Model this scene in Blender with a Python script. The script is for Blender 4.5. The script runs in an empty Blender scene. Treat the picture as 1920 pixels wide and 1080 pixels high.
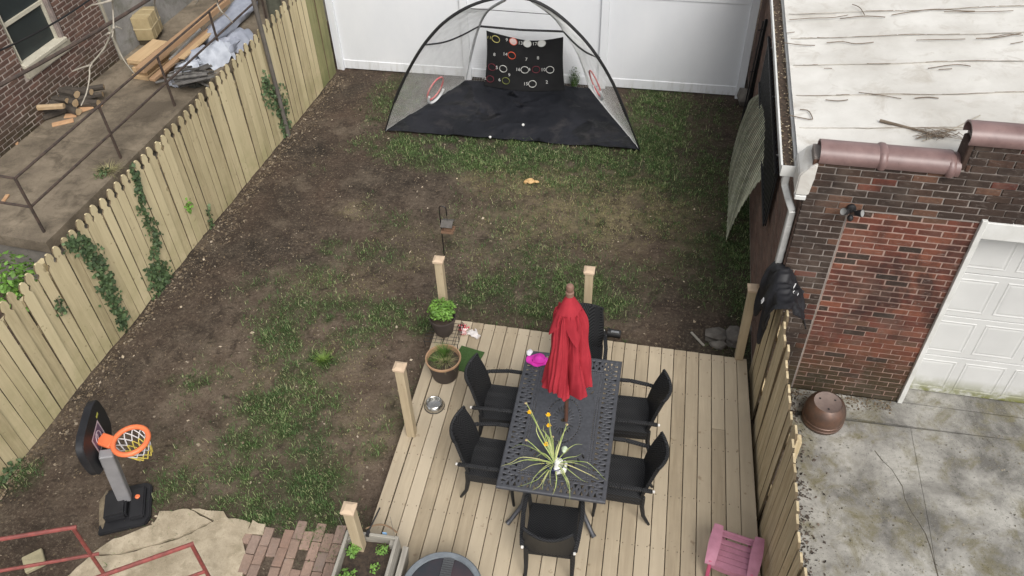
import bpy, bmesh, math, random
import numpy as np
from mathutils import Vector, Matrix, Euler
random.seed(7); rng = np.random.default_rng(7)
scene = bpy.context.scene
C = scene.collection
# ------------------------------------------------------------------ camera
CAMZ = 7.47
FPX = 1540.0                       # focal length in pixels of the 1920 px wide photograph
R = np.array([[0.9845593, 0.10011728, -0.14359499],
              [0.17298075, -0.68223607, 0.71037427],
              [-0.02684494, -0.72424476, -0.68902023]])   # columns: right, down, forward in the world
cd = bpy.data.cameras.new('camera'); cam = bpy.data.objects.new('camera', cd); C.objects.link(cam)
cd.sensor_width = 36.0; cd.lens = 36.0 * FPX / 1920.0; cd.clip_start = 0.05; cd.clip_end = 1000
cam.matrix_world = Matrix([[R[0, 0], -R[0, 1], -R[0, 2], 0], [R[1, 0], -R[1, 1], -R[1, 2], 0],
                           [R[2, 0], -R[2, 1], -R[2, 2], CAMZ], [0, 0, 0, 1]])
scene.camera = cam
# ------------------------------------------------------------------ sky, sun, exposure (bright overcast day)
SUN_EL, SUN_AZ = 50.0, 150.0        # azimuth: clockwise from +Y
w = bpy.data.worlds.new('World'); scene.world = w; w.use_nodes = True
wn = w.node_tree.nodes; wl = w.node_tree.links
bg = wn['Background']
sky = wn.new('ShaderNodeTexSky'); sky.sky_type = 'NISHITA'; sky.sun_disc = False
sky.sun_elevation = math.radians(SUN_EL); sky.sun_rotation = math.radians(SUN_AZ)
sky.air_density = 1.0; sky.dust_density = 4.0; sky.ozone_density = 1.0
hs = wn.new('ShaderNodeHueSaturation'); hs.inputs['Saturation'].default_value = 0.22
wl.new(sky.outputs[0], hs.inputs['Color']); wl.new(hs.outputs[0], bg.inputs['Color'])
bg.inputs['Strength'].default_value = 0.15
sd = bpy.data.lights.new('sun', 'SUN'); sd.energy = 1.5; sd.angle = math.radians(32); sd.color = (1.0, 0.965, 0.91)
so = bpy.data.objects.new('sun', sd); C.objects.link(so)
az, el = math.radians(SUN_AZ), math.radians(SUN_EL)
sdir = Vector((math.sin(az) * math.cos(el), math.cos(az) * math.cos(el), math.sin(el)))
so.rotation_euler = sdir.to_track_quat('Z', 'Y').to_euler(); so.location = (3, 6, 20)
scene.view_settings.view_transform = 'Standard'; scene.view_settings.look = 'None'
scene.view_settings.exposure = 0.36; scene.view_settings.gamma = 1.0
scene.render.engine = 'CYCLES'

# ------------------------------------------------------------------ helpers
def G(px, py, z=0.0):
    """point at height z seen at a pixel of the 1920x1080 photograph"""
    r = R @ np.array([px - 960.0, py - 540.0, FPX]); t = (z - CAMZ) / r[2]
    return Vector((r[0] * t, r[1] * t, z))
def GY(px, py, y):
    """point on the vertical plane Y = y"""
    r = R @ np.array([px - 960.0, py - 540.0, FPX]); t = y / r[1]
    return Vector((r[0] * t, y, CAMZ + r[2] * t))
def GX(px, py, A, s):
    """point on the vertical plane through A=(x,y) that runs along (s,1)"""
    r = R @ np.array([px - 960.0, py - 540.0, FPX])
    t = (A[0] - s * A[1]) / (r[0] - s * r[1])
    return Vector((r[0] * t, r[1] * t, CAMZ + r[2] * t))
def proj(p):
    c = R.T @ (np.array(p, float) - np.array([0, 0, CAMZ])); return 960 + FPX * c[0] / c[2], 540 + FPX * c[1] / c[2]

def tag(o, label=None, cat=None, group=None, kind=None):
    if label: o['label'] = label
    if cat: o['category'] = cat
    if group: o['group'] = group
    if kind: o['kind'] = kind
    return o
def thing(name, label, cat, loc=(0, 0, 0), rz=0.0, group=None):
    o = bpy.data.objects.new(name, None); C.objects.link(o); o.empty_display_size = 0.1
    o.location = loc; o.rotation_euler = (0, 0, rz)
    return tag(o, label, cat, group)
def link(name, me, m=None, parent=None, loc=None, rot=None):
    if m is not None and len(me.materials) == 0: me.materials.append(m)
    o = bpy.data.objects.new(name, me); C.objects.link(o)
    if parent is not None: o.parent = parent
    if loc is not None: o.location = loc
    if rot is not None: o.rotation_euler = rot
    return o
def dup(root, loc, rz, label=None):
    r = root.copy(); C.objects.link(r); r.location = loc; r.rotation_euler = (0, 0, rz)
    if label: r['label'] = label
    for ch in list(root.children):
        c = ch.copy(); C.objects.link(c); c.parent = r
        for g in list(ch.children):
            d = g.copy(); C.objects.link(d); d.parent = c
    return r

class B:
    """collects shapes in one bmesh"""
    def __init__(s): s.bm = bmesh.new()
    def box(s, c, size, rot=(0, 0, 0), bev=0.0, seg=1):
        M_ = Matrix.Translation(Vector(c)) @ Euler(rot).to_matrix().to_4x4() @ Matrix.Diagonal((size[0], size[1], size[2], 1))
        r = bmesh.ops.create_cube(s.bm, size=1.0, matrix=M_)
        if bev > 0:
            es = list({e for v in r['verts'] for e in v.link_edges})
            bmesh.ops.bevel(s.bm, geom=es, offset=bev, segments=seg, profile=0.6, affect='EDGES')
        return s
    def beam(s, a, b, wdt, hgt, bev=0.0, up=(0, 0, 1)):
        a = Vector(a); b = Vector(b); d = b - a; L = d.length; z = d.normalized()
        u = Vector(up); x = u.cross(z)
        if x.length < 1e-4: x = Vector((1, 0, 0)).cross(z)
        x.normalize(); y = z.cross(x)
        rot = Matrix((x, y, z)).transposed().to_4x4()
        M_ = Matrix.Translation((a + b) / 2) @ rot @ Matrix.Diagonal((wdt, hgt, L, 1))
        r = bmesh.ops.create_cube(s.bm, size=1.0, matrix=M_)
        if bev > 0:
            es = list({e for v in r['verts'] for e in v.link_edges})
            bmesh.ops.bevel(s.bm, geom=es, offset=bev, segments=1, affect='EDGES')
        return s
    def tube(s, pts, rad, n=8, closed=False, cap=True):
        pts = [Vector(p) for p in pts]; N = len(pts)
        rads = rad if isinstance(rad, (list, tuple)) else [rad] * N
        rings = []; prev = None
        for i, p in enumerate(pts):
            if closed: t = pts[(i + 1) % N] - pts[i - 1]
            else: t = pts[min(i + 1, N - 1)] - pts[max(i - 1, 0)]
            if t.length < 1e-9: t = Vector((0, 0, 1))
            t.normalize()
            if prev is None:
                a = Vector((0, 0, 1)) if abs(t.z) < 0.9 else Vector((1, 0, 0))
            else: a = prev
            x = a - t * a.dot(t)
            if x.length < 1e-6: x = t.orthogonal()
            x.normalize(); prev = x; y = t.cross(x)
            rings.append([s.bm.verts.new(p + (x * math.cos(k * 2 * math.pi / n) + y * math.sin(k * 2 * math.pi / n)) * rads[i]) for k in range(n)])
        m = N if closed else N - 1
        for i in range(m):
            a, b = rings[i], rings[(i + 1) % N]
            for k in range(n): s.bm.faces.new((a[k], a[(k + 1) % n], b[(k + 1) % n], b[k]))
        if cap and not closed:
            s.bm.faces.new(rings[0][::-1]); s.bm.faces.new(rings[-1])
        return s
    def lathe(s, prof, n=24, c=(0, 0, 0)):
        c = Vector(c); rings = []
        for r, z in prof:
            if r < 1e-6: rings.append([s.bm.verts.new(c + Vector((0, 0, z)))])
            else: rings.append([s.bm.verts.new(c + Vector((r * math.cos(k * 2 * math.pi / n), r * math.sin(k * 2 * math.pi / n), z))) for k in range(n)])
        for a, b in zip(rings[:-1], rings[1:]):
            if len(a) == 1 and len(b) == 1: continue
            for k in range(n):
                k2 = (k + 1) % n
                if len(a) == 1: s.bm.faces.new((a[0], b[k2], b[k]))
                elif len(b) == 1: s.bm.faces.new((a[k], a[k2], b[0]))
                else: s.bm.faces.new((a[k], a[k2], b[k2], b[k]))
        return s
    def grid(s, f, nu, nv, closed_u=False):
        vs = [[s.bm.verts.new(f(i / (nu if closed_u else nu - 1), j / (nv - 1))) for j in range(nv)] for i in range(nu)]
        for i in range(nu if closed_u else nu - 1):
            for j in range(nv - 1):
                s.bm.faces.new((vs[i][j], vs[(i + 1) % nu][j], vs[(i + 1) % nu][j + 1], vs[i][j + 1]))
        return s
    def prism(s, poly, h, M_=None):
        """polygon in local XY extruded h along Z, placed by M_"""
        M_ = M_ or Matrix.Identity(4)
        a = [s.bm.verts.new(M_ @ Vector((p[0], p[1], 0))) for p in poly]
        b = [s.bm.verts.new(M_ @ Vector((p[0], p[1], h))) for p in poly]
        n = len(poly); s.bm.faces.new(a[::-1]); s.bm.faces.new(b)
        for k in range(n): s.bm.faces.new((a[k], a[(k + 1) % n], b[(k + 1) % n], b[k]))
        return s
    def blob(s, c, size, sub=2, jit=0.15, seed=0, rot=(0, 0, 0)):
        r = bmesh.ops.create_icosphere(s.bm, subdivisions=sub, radius=1.0)
        rr = random.Random(seed); ph = [rr.uniform(0, 6.28) for _ in range(6)]; E_ = Euler(rot).to_matrix()
        for v in r['verts']:
            p = v.co.copy()
            k = 1 + jit * (math.sin(3 * p.x + ph[0]) + math.sin(4 * p.y + ph[1]) * .8 + math.sin(5 * p.z + ph[2]) * .7 + rr.uniform(-.35, .35)) / 1.6
            v.co = Vector(c) + E_ @ Vector((p.x * size[0] * k, p.y * size[1] * k, p.z * size[2] * k))
        return s
    def solid(s, th):
        bmesh.ops.recalc_face_normals(s.bm, faces=s.bm.faces[:])
        bmesh.ops.solidify(s.bm, geom=s.bm.faces[:], thickness=th); return s
    def mesh(s, name='m', m=None, smooth=False, angle=None):
        bmesh.ops.recalc_face_normals(s.bm, faces=s.bm.faces[:])
        me = bpy.data.meshes.new(name); s.bm.to_mesh(me); s.bm.free()
        if m is not None: me.materials.append(m)
        if smooth:
            me.polygons.foreach_set('use_smooth', [True] * len(me.polygons))
            if angle is not None:
                try: me.set_sharp_from_angle(angle=math.radians(angle))
                except Exception: pass
        return me
    def build(s, name, m, parent=None, smooth=False, angle=40, loc=None, rot=None):
        return link(name, s.mesh(name, m, smooth, angle), None, parent, loc, rot)

def np_mesh(name, V, F, m=None, attrs=None):
    """V (n,3), F (m,k) arrays -> mesh, all faces with the same number of corners"""
    me = bpy.data.meshes.new(name); V = np.asarray(V, np.float32); F = np.asarray(F, np.int32); k = F.shape[1]
    me.vertices.add(len(V)); me.vertices.foreach_set('co', V.ravel())
    me.loops.add(F.size); me.loops.foreach_set('vertex_index', F.ravel())
    me.polygons.add(len(F)); me.polygons.foreach_set('loop_start', np.arange(len(F), dtype=np.int32) * k)
    try: me.polygons.foreach_set('loop_total', np.full(len(F), k, np.int32))
    except Exception: pass
    for an, (dom, arr) in (attrs or {}).items():
        a = me.attributes.new(an, 'FLOAT', dom); a.data.foreach_set('value', np.asarray(arr, np.float32))
    me.update(calc_edges=True); me.validate()
    if m is not None: me.materials.append(m)
    return me
def text_mesh(txt, size, m, ext=0.0005, name='print'):
    cu = bpy.data.curves.new(name, 'FONT'); cu.body = txt; cu.size = size; cu.align_x = 'CENTER'; cu.align_y = 'CENTER'; cu.extrude = ext
    cu.resolution_u = 2
    o = bpy.data.objects.new('tmp', cu); C.objects.link(o)
    dg = bpy.context.evaluated_depsgraph_get(); dg.update()
    me = bpy.data.meshes.new_from_object(o.evaluated_get(dg)); me.name = name
    bpy.data.objects.remove(o); me.materials.clear(); me.materials.append(m); return me

_perm = rng.random((256, 256))
def vnoise(x, y):
    x = np.asarray(x, float); y = np.asarray(y, float)
    xi = np.floor(x).astype(int); yi = np.floor(y).astype(int); fx = x - xi; fy = y - yi
    fx = fx * fx * (3 - 2 * fx); fy = fy * fy * (3 - 2 * fy)
    g = lambda a, b: _perm[a % 256, b % 256]
    return (g(xi, yi) * (1 - fx) + g(xi + 1, yi) * fx) * (1 - fy) + (g(xi, yi + 1) * (1 - fx) + g(xi + 1, yi + 1) * fx) * fy
def fbm(x, y, o=4):
    s = 0; a = 0.5; t = 0
    for i in range(o): s = s + a * vnoise(np.asarray(x) * 2 ** i + 17.3 * i, np.asarray(y) * 2 ** i + 9.1 * i); t += a; a *= 0.5
    return s / t

# ------------------------------------------------------------------ materials
class NT:
    def __init__(s, name):
        s.m = bpy.data.materials.new(name); s.m.use_nodes = True; s.n = s.m.node_tree.nodes; s.l = s.m.node_tree.links
        s.b = s.n['Principled BSDF']
    def node(s, t, **kw):
        x = s.n.new(t)
        for k, v in kw.items(): setattr(x, k, v)
        return x
    def put(s, sock, v):
        if isinstance(v, bpy.types.NodeSocket): s.l.new(v, sock)
        elif v is not None:
            if sock.type == 'RGBA' and len(v) == 3: v = (*v, 1)
            sock.default_value = v
    def coord(s, kind='Object', scale=(1, 1, 1), rnd=True):
        if kind == 'World': src = s.node('ShaderNodeNewGeometry').outputs['Position']
        else: src = s.node('ShaderNodeTexCoord').outputs[kind]
        if rnd and kind == 'Object':
            oi = s.node('ShaderNodeObjectInfo'); a = s.node('ShaderNodeVectorMath', operation='MULTIPLY_ADD')
            s.l.new(oi.outputs['Random'], a.inputs[0]); a.inputs[1].default_value = (37, 53, 71); s.l.new(src, a.inputs[2]); src = a.outputs[0]
        mp = s.node('ShaderNodeMapping'); s.l.new(src, mp.inputs['Vector']); mp.inputs['Scale'].default_value = scale
        return mp.outputs[0]
    def noise(s, co, scale=5, detail=6, rough=0.6, dist=0.0):
        x = s.node('ShaderNodeTexNoise'); s.l.new(co, x.inputs['Vector'])
        x.inputs['Scale'].default_value = scale; x.inputs['Detail'].default_value = detail; x.inputs['Roughness'].default_value = rough
        x.inputs['Distortion'].default_value = dist; return x.outputs['Fac']
    def vor(s, co, scale, feat='F1', out='Distance'):
        x = s.node('ShaderNodeTexVoronoi', feature=feat); s.l.new(co, x.inputs['Vector']); x.inputs['Scale'].default_value = scale
        return x.outputs[out]
    def ramp(s, f, lo, hi, a=0.0, b=1.0):
        x = s.node('ShaderNodeMapRange'); s.l.new(f, x.inputs[0]); x.inputs[1].default_value = lo; x.inputs[2].default_value = hi
        x.inputs[3].default_value = a; x.inputs[4].default_value = b; return x.outputs[0]
    def mix(s, f, a, b, mode='MIX'):
        x = s.node('ShaderNodeMix', data_type='RGBA', blend_type=mode); s.put(x.inputs[0], f); s.put(x.inputs[6], a); s.put(x.inputs[7], b); return x.outputs[2]
    def math(s, op, a, b=None, c=None):
        x = s.node('ShaderNodeMath', operation=op); s.put(x.inputs[0], a)
        if b is not None: s.put(x.inputs[1], b)
        if c is not None: s.put(x.inputs[2], c)
        return x.outputs[0]
    def rand(s):
        return s.node('ShaderNodeObjectInfo').outputs['Random']
    def island(s):
        return s.node('ShaderNodeNewGeometry').outputs['Random Per Island']
    def attr(s, n):
        return s.node('ShaderNodeAttribute', attribute_name=n).outputs['Fac']
    def value(s, col, v):   # multiply colour by scalar socket
        x = s.node('ShaderNodeHueSaturation'); s.put(x.inputs['Color'], col); s.put(x.inputs['Value'], v); return x.outputs[0]
    def bump(s, h, strength=0.3, dist=0.01):
        x = s.node('ShaderNodeBump'); s.l.new(h, x.inputs['Height']); x.inputs['Strength'].default_value = strength; x.inputs['Distance'].default_value = dist
        s.l.new(x.outputs[0], s.b.inputs['Normal'])
    def fin(s, col, rough=0.7, metal=0.0, spec=0.5, trans=None):
        s.put(s.b.inputs['Base Color'], col); s.put(s.b.inputs['Roughness'], rough); s.put(s.b.inputs['Metallic'], metal)
        s.b.inputs['Specular IOR Level'].default_value = spec
        return s.m
def M(name, col, rough=0.7, col2=None, sc=6.0, lo=0.35, hi=0.65, metal=0.0, bump=0.0, bsc=60.0, stretch=(1, 1, 1), vary=0.0, spec=0.4, kind='Object', isl=0.0):
    t = NT(name); co = t.coord(kind, stretch)
    if col2 is None: col2 = tuple(c * 0.75 for c in col)
    n = t.noise(co, sc); c = t.mix(t.ramp(n, lo, hi), col2, col)
    if vary: c = t.value(c, t.ramp(t.rand(), 0, 1, 1 - vary, 1 + vary))
    if isl: c = t.value(c, t.ramp(t.island(), 0, 1, 1 - isl, 1 + isl))
    if bump: t.bump(t.noise(co, bsc, 4), bump, 0.006)
    return t.fin(c, t.ramp(n, 0.3, 0.7, min(1, rough + .08), max(0.05, rough - .08)), metal, spec)

def wood(name, base, dark, axis='Z', sc=1.0, vary=0.12, moss=None, mossz=None, rough=0.8, knots=0.5, fine=0.35, spots=None, tint=None):
    t = NT(name); st = {'X': (2, 26, 26), 'Y': (26, 2, 26), 'Z': (26, 26, 2)}[axis]
    co = t.coord('Object', tuple(v * sc for v in st)); co2 = t.coord('Object', (1, 1, 1))
    g = t.noise(co, 1.0, 8, 0.65, 0.4); big = t.noise(co2, 2.3, 5, 0.6)
    c = t.mix(t.ramp(g, 0.36, 0.66), dark, base)
    c = t.mix(t.ramp(big, 0.3, 0.7, 0.0, fine), c, tuple(v * 0.62 for v in base))
    if tint:
        c = t.mix(t.ramp(t.rand(), 0.0, 1.0, 0.0, 0.8), c, tint)
    if spots:
        k = t.noise(co2, 14, 3, 0.5); c = t.mix(t.ramp(k, 0.67, 0.74, 0, 0.7), c, spots)
    if moss:
        zc = t.node('ShaderNodeSeparateXYZ'); t.l.new(t.node('ShaderNodeNewGeometry').outputs['Position'], zc.inputs[0])
        lo = t.ramp(zc.outputs['Z'], mossz[0], mossz[1], 1.0, 0.0); mn = t.noise(t.coord('World'), 2.2, 6, 0.65)
        f = t.math('MULTIPLY', lo, t.ramp(mn, 0.38, 0.66, 0, .7)); c = t.mix(f, c, moss)
    c = t.value(c, t.ramp(t.rand(), 0, 1, 1 - vary, 1 + vary))
    t.bump(g, 0.35, 0.004)
    return t.fin(c, rough, 0, 0.3)
# ------------------------------------------------------------------ shared materials
def brick_mat(name, cols, mossy=None, soot=0.55, vary=0.25):
    t = NT(name); oi = t.rand(); isl = t.island()
    r1 = t.math('FRACT', t.math('ADD', oi, t.math('MULTIPLY', isl, 7.31)))
    cr = t.node('ShaderNodeValToRGB'); t.l.new(r1, cr.inputs[0]); cr.color_ramp.interpolation = 'LINEAR'
    el_ = cr.color_ramp.elements
    while len(el_) < len(cols): el_.new(0.5)
    for i, cc in enumerate(cols): el_[i].position = i / (len(cols) - 1); el_[i].color = (*cc, 1)
    wco = t.coord('World'); n = t.noise(wco, 34, 5, 0.7); c = t.mix(t.ramp(n, 0.3, 0.7, 0, .45), cr.outputs[0], tuple(v * .45 for v in cols[0]))
    st = t.noise(t.coord('World', (1.5, 1.5, .9)), 1.3, 5, 0.62, .3); c = t.mix(t.ramp(st, 0.47, 0.63, 0, soot), c, (0.022, 0.018, 0.017))
    if mossy:
        z = t.node('ShaderNodeSeparateXYZ'); t.l.new(t.node('ShaderNodeNewGeometry').outputs['Position'], z.inputs[0])
        f = t.ramp(t.math('ADD', z.outputs['Z'], t.ramp(t.noise(wco, 3, 5), 0.3, .7, -.25, .25)), mossy[0], mossy[1], 0.9, 0)
        c = t.mix(f, c, (0.046, 0.038, 0.022))
    sm = t.noise(t.coord('World', (1, 1, 2.2)), 16, 5, .7, .6); c = t.mix(t.ramp(sm, .57, .72, 0, .5), c, (.24, .205, .185)); c = t.mix(t.ramp(t.noise(wco, 2.6, 5, .65), .5, .7, 0, .35), c, (.16, .125, .10))
    t.bump(n, .6, .008)
    return t.fin(c, 0.9, 0, .2)
M_brick_old = brick_mat('old_dark_brick', [(.055, .038, .030), (.042, .030, .025), (.072, .045, .034), (.048, .036, .029), (.064, .040, .031), (.19, .095, .06)], (0.25, .75), .5)
M_brick_red = brick_mat('red_infill_brick', [(.175, .058, .038), (.125, .042, .031), (.225, .085, .052), (.09, .036, .029), (.17, .066, .043)], (.42, 1.0), .75)
M_brick_house = brick_mat('house_brick', [(.125, .075, .058), (.105, .062, .05), (.165, .095, .072), (.095, .066, .052), (.14, .075, .058)], (1.0, 1.5), .25)
def mortar_mat(name, a, b, dark):
    t = NT(name); co = t.coord('World'); c = t.mix(t.ramp(t.noise(co, 5, 6), .35, .65), a, b)
    c = t.mix(t.ramp(t.noise(t.coord('World', (1.5, 1.5, .9)), 1.3, 5, .62, .3), .47, .63, 0, .55), c, dark)
    t.bump(t.noise(co, 90, 3), .4, .004); return t.fin(c, .95, 0, .2)
M_mortar = mortar_mat('grey_mortar', (.23, .20, .18), (.32, .28, .25), (.10, .088, .08))
M_mortar_pink = mortar_mat('pinkish_mortar', (.31, .205, .17), (.38, .27, .225), (.10, .075, .065))
M_mortar_house = mortar_mat('house_mortar', (.38, .33, .29), (.48, .42, .37), (.26, .22, .19))

def concrete(name, a, b, moss, sc=1.0, dirt=.6, mossf=.5, crack=True):
    t = NT(name); co = t.coord('World')
    c = t.mix(t.ramp(t.noise(co, 1.1 * sc, 8, .68, .3), .40, .60), a, b); c = t.mix(t.ramp(t.noise(co, 9 * sc, 5, .7), .52, .7, 0, .45), c, a)
    c = t.mix(t.ramp(t.noise(co, 2.7 * sc, 6, .7, .5), .5, .68, 0, mossf), c, moss)
    c = t.mix(t.ramp(t.noise(co, 46, 4, .7), .58, .75, 0, dirt), c, tuple(v * .32 for v in a))
    c = t.mix(t.ramp(t.noise(co, 120, 2, .6), .62, .72, 0, .5), c, tuple(min(1, v * 1.5) for v in b))
    t.bump(t.noise(co, 70, 5, .7), .35, .004); return t.fin(c, .9, 0, .25)
M_drive = concrete('driveway_concrete', (.115, .11, .10), (.34, .33, .30), (.135, .12, .068), 1.0, 1.0, .95)
M_terr = concrete('terrace_concrete', (.12, .098, .072), (.225, .185, .135), (.07, .056, .04), 1.3, .6, .7)
M_terr_side = concrete('terrace_wall_concrete', (.13, .12, .105), (.2, .18, .155), (.08, .08, .06), 1.6, .5, .6)
M_pad = concrete('patio_concrete', (.30, .25, .175), (.46, .39, .285), (.2, .165, .105), 2.2, .6, .6)
M_stucco = concrete('green_grey_stucco', (.19, .18, .165), (.27, .26, .245), (.10, .10, .065), 1.2, .3, .8)
M_stone = M('sill_stone', (.36, .33, .26), .85, (.24, .22, .17), 5, bump=.3)
M_white_vinyl = NT('white_vinyl')
def _v():
    t = M_white_vinyl; co = t.coord('World', (1, 1, .6)); z = t.node('ShaderNodeSeparateXYZ'); t.l.new(t.node('ShaderNodeNewGeometry').outputs['Position'], z.inputs[0])
    c = t.mix(t.ramp(t.noise(co, 1.4, 4), .3, .7), (.64, .655, .675), (.70, .71, .725))
    f = t.math('MULTIPLY', t.ramp(z.outputs['Z'], .02, .3, 1, 0), t.ramp(t.noise(t.coord('World', (6, 6, 1)), 2.2, 6, .7), .48, .70, 0, .6))
    c = t.mix(f, c, (.30, .29, .22)); return t.fin(c, .42, 0, .4)
M_white_vinyl = _v()
M_white = M('white_painted_metal', (.66, .66, .64), .5, (.54, .54, .51), 3.5)
def _door():
    t = NT('garage_door_paint'); z = t.node('ShaderNodeSeparateXYZ'); t.l.new(t.node('ShaderNodeNewGeometry').outputs['Position'], z.inputs[0]); co = t.coord('World')
    c = t.mix(t.ramp(t.noise(co, 2, 4), .3, .7), (.52, .52, .508), (.59, .59, .575))
    f = t.math('MULTIPLY', t.ramp(z.outputs['Z'], .13, .40, 1, 0), t.ramp(t.noise(co, 5, 6, .7), .33, .52)); c = t.mix(f, c, (.15, .155, .03))
    return t.fin(c, .45, 0, .4)
M_door = _door()
def _mem():
    t = NT('white_roof_membrane'); co = t.coord('World')
    c = t.mix(t.ramp(t.noise(co, 1.0, 6, .62), .34, .66), (.47, .45, .41), (.64, .625, .585))
    c = t.mix(t.ramp(t.noise(co, 3.2, 6, .7, .8), .54, .72, 0, .75), c, (.40, .365, .315))
    c = t.mix(t.ramp(t.noise(co, 40, 4, .7), .64, .76, 0, .4), c, (.33, .30, .26))
    t.bump(t.noise(co, 7, 5), .3, .02); return t.fin(c, .75, 0, .3)
M_mem = _mem()
M_cop = NT('glazed_coping')
def _cop():
    t = M_cop; co = t.coord('Object'); n = t.noise(co, 5, 5); c = t.mix(t.ramp(n, .35, .65), (.15, .092, .086), (.215, .14, .13))
    c = t.mix(t.ramp(t.noise(co, 22, 4, .7), .62, .75, 0, .7), c, (.09, .06, .055)); return t.fin(c, .38, 0, .5)
M_cop = _cop()
M_alu = M('pale_aluminium_downspout', (.56, .56, .54), .4, (.42, .42, .40), 9, metal=.15)
M_debris = M('gutter_debris', (.09, .06, .042), .95, (.03, .024, .018), 30, bump=.8, bsc=110, kind='World')
M_iron = M('rusty_brown_rail_paint', (.085, .058, .045), .7, (.045, .035, .03), 12, bump=.25)
M_red_iron = M('red_rail_paint', (.26, .065, .055), .55, (.17, .05, .042), 14, lo=.4, hi=.6, bump=.3)
M_black = M('matt_black_plastic', (.012, .012, .013), .5, (.02, .02, .021), 8)
M_dark = M('dark_underside', (.03, .026, .022), .95)
M_picket = wood('weathered_pine_picket', (.62, .52, .315), (.41, .33, .19), 'Z', 1.0, .16, (.28, .26, .12), (.0, 1.1), spots=(.25, .19, .11), tint=(.53, .455, .285))
M_edge = M('gap_shade_picket_edge', (.15, .11, .065), .95, (.09, .07, .042), 8, vary=.2)  # dark colour on the side faces paints in the shade of the gaps
M_picket_green = wood('mossy_pine_picket', (.30, .275, .135), (.2, .19, .085), 'Z', 1.0, .14, (.12, .14, .055), (.0, 2.6), spots=(.12, .11, .06))
M_picket_r = wood('pine_picket_bright_grain', (.62, .52, .34), (.40, .31, .18), 'Z', .8, .12, spots=(.22, .16, .09))
M_deck = wood('deck_board_pine', (.50, .41, .285), (.34, .27, .18), 'Y', .8, .12, spots=(.23, .17, .11), rough=.88, fine=.8, tint=(.43, .365, .27))
M_post = wood('deck_post_pine', (.47, .385, .255), (.39, .31, .20), 'Z', 1.0, .05, spots=(.28, .2, .12))
M_cap = M('post_cap_cedar', (.54, .415, .29), .75, (.47, .35, .24), 6, bump=.2)
M_brick_side = brick_mat('weathered_side_brick', [(.20, .125, .095), (.16, .105, .085), (.24, .155, .12), (.15, .11, .09), (.21, .13, .10)], None, .3)
M_leaf_ivy = M('ivy_leaf', (.075, .115, .045), .6, (.04, .068, .028), 9, isl=.45, kind='World')
M_leaf_bright = M('bright_leaf', (.14, .27, .04), .55, (.09, .19, .03), 9, isl=.35, kind='World')
M_stem = M('vine_stem', (.16, .13, .09), .9)

# ------------------------------------------------------------------ ground
grass_px = [  # px, py, rx, ry, density
 (960, 292, 230, 34, 1.0), (1120, 315, 110, 34, .9), (1235, 215, 55, 48, .9), (1225, 280, 60, 50, .85), (800, 265, 80, 24, .8), (1080, 335, 90, 26, .7), (740, 185, 40, 40, .45),
 (1330, 230, 45, 40, .35), (1290, 330, 90, 70, .5), (1390, 420, 45, 110, .75), (1330, 480, 60, 70, .5), (1400, 560, 30, 60, .7), (1400, 300, 30, 70, .5),
 (560, 590, 80, 45, .5), (655, 592, 85, 36, .8), (730, 588, 60, 26, .8), (525, 640, 45, 42, .75), (605, 672, 40, 18, .9), (640, 630, 60, 30, .6),
 (545, 710, 55, 36, .75), (500, 765, 60, 34, .8), (600, 760, 50, 36, .7), (560, 800, 75, 36, .7), (455, 830, 45, 34, .75), (470, 880, 55, 36, .85), (580, 850, 50, 36, .6), (590, 905, 60, 38, .8),
 (455, 950, 60, 32, .85), (520, 965, 40, 26, .8), (600, 975, 45, 36, 1.0), (375, 722, 55, 18, .7), (420, 712, 22, 20, .5), (330, 900, 46, 28, .65), (300, 930, 30, 20, .6), (700, 845, 24, 16, .5), (640, 770, 20, 12, .4),
 (960, 540, 90, 32, .7), (1080, 528, 60, 34, .9), (1150, 575, 50, 22, .6), (1020, 490, 60, 26, .45), (890, 560, 45, 30, .6), (1010, 580, 60, 20, .6), (840, 560, 30, 30, .4), (1190, 520, 60, 30, .3),
 (700, 480, 60, 22, .35), (620, 462, 22, 12, .55), (520, 540, 70, 30, .3), (600, 520, 60, 24, .3), (790, 610, 22, 20, .7), (1260, 400, 60, 40, .35), (1050, 400, 80, 30, .22), (715, 200, 40, 20, .2),
 (1500, 715, 40, 26, .5), (30, 890, 40, 25, .5), (650, 1010, 30, 50, .3)]
dry_px = [(1150, 390, 140, 60, 1.0), (960, 345, 80, 24, 1.0), (1060, 430, 120, 45, .8), (1080, 345, 100, 25, .8), (660, 395, 35, 14, .9), (960, 420, 80, 30, .4), (1260, 440, 70, 50, .4), (640, 530, 100, 26, .35), (840, 470, 120, 40, .35), (300, 870, 90, 40, .3), (560, 700, 120, 70, .25), (690, 800, 60, 60, .4), (650, 660, 60, 40, .35)]
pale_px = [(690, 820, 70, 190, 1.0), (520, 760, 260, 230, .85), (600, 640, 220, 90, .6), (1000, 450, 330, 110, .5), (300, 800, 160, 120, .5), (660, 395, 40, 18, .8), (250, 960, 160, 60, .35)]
def ell(lst, x, y):
    D = np.zeros_like(x)
    for px, py, rx, ry, d in lst:
        c = G(px, py); a = (G(px + rx, py) - G(px - rx, py)).length / 2; b = (G(px, py - ry) - G(px, py + ry)).length / 2
        q = np.sqrt(((x - c.x) / a) ** 2 + ((y - c.y) / b) ** 2)
        D = np.maximum(D, d * np.clip(1.55 - q, 0, 1))
    return D
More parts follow.
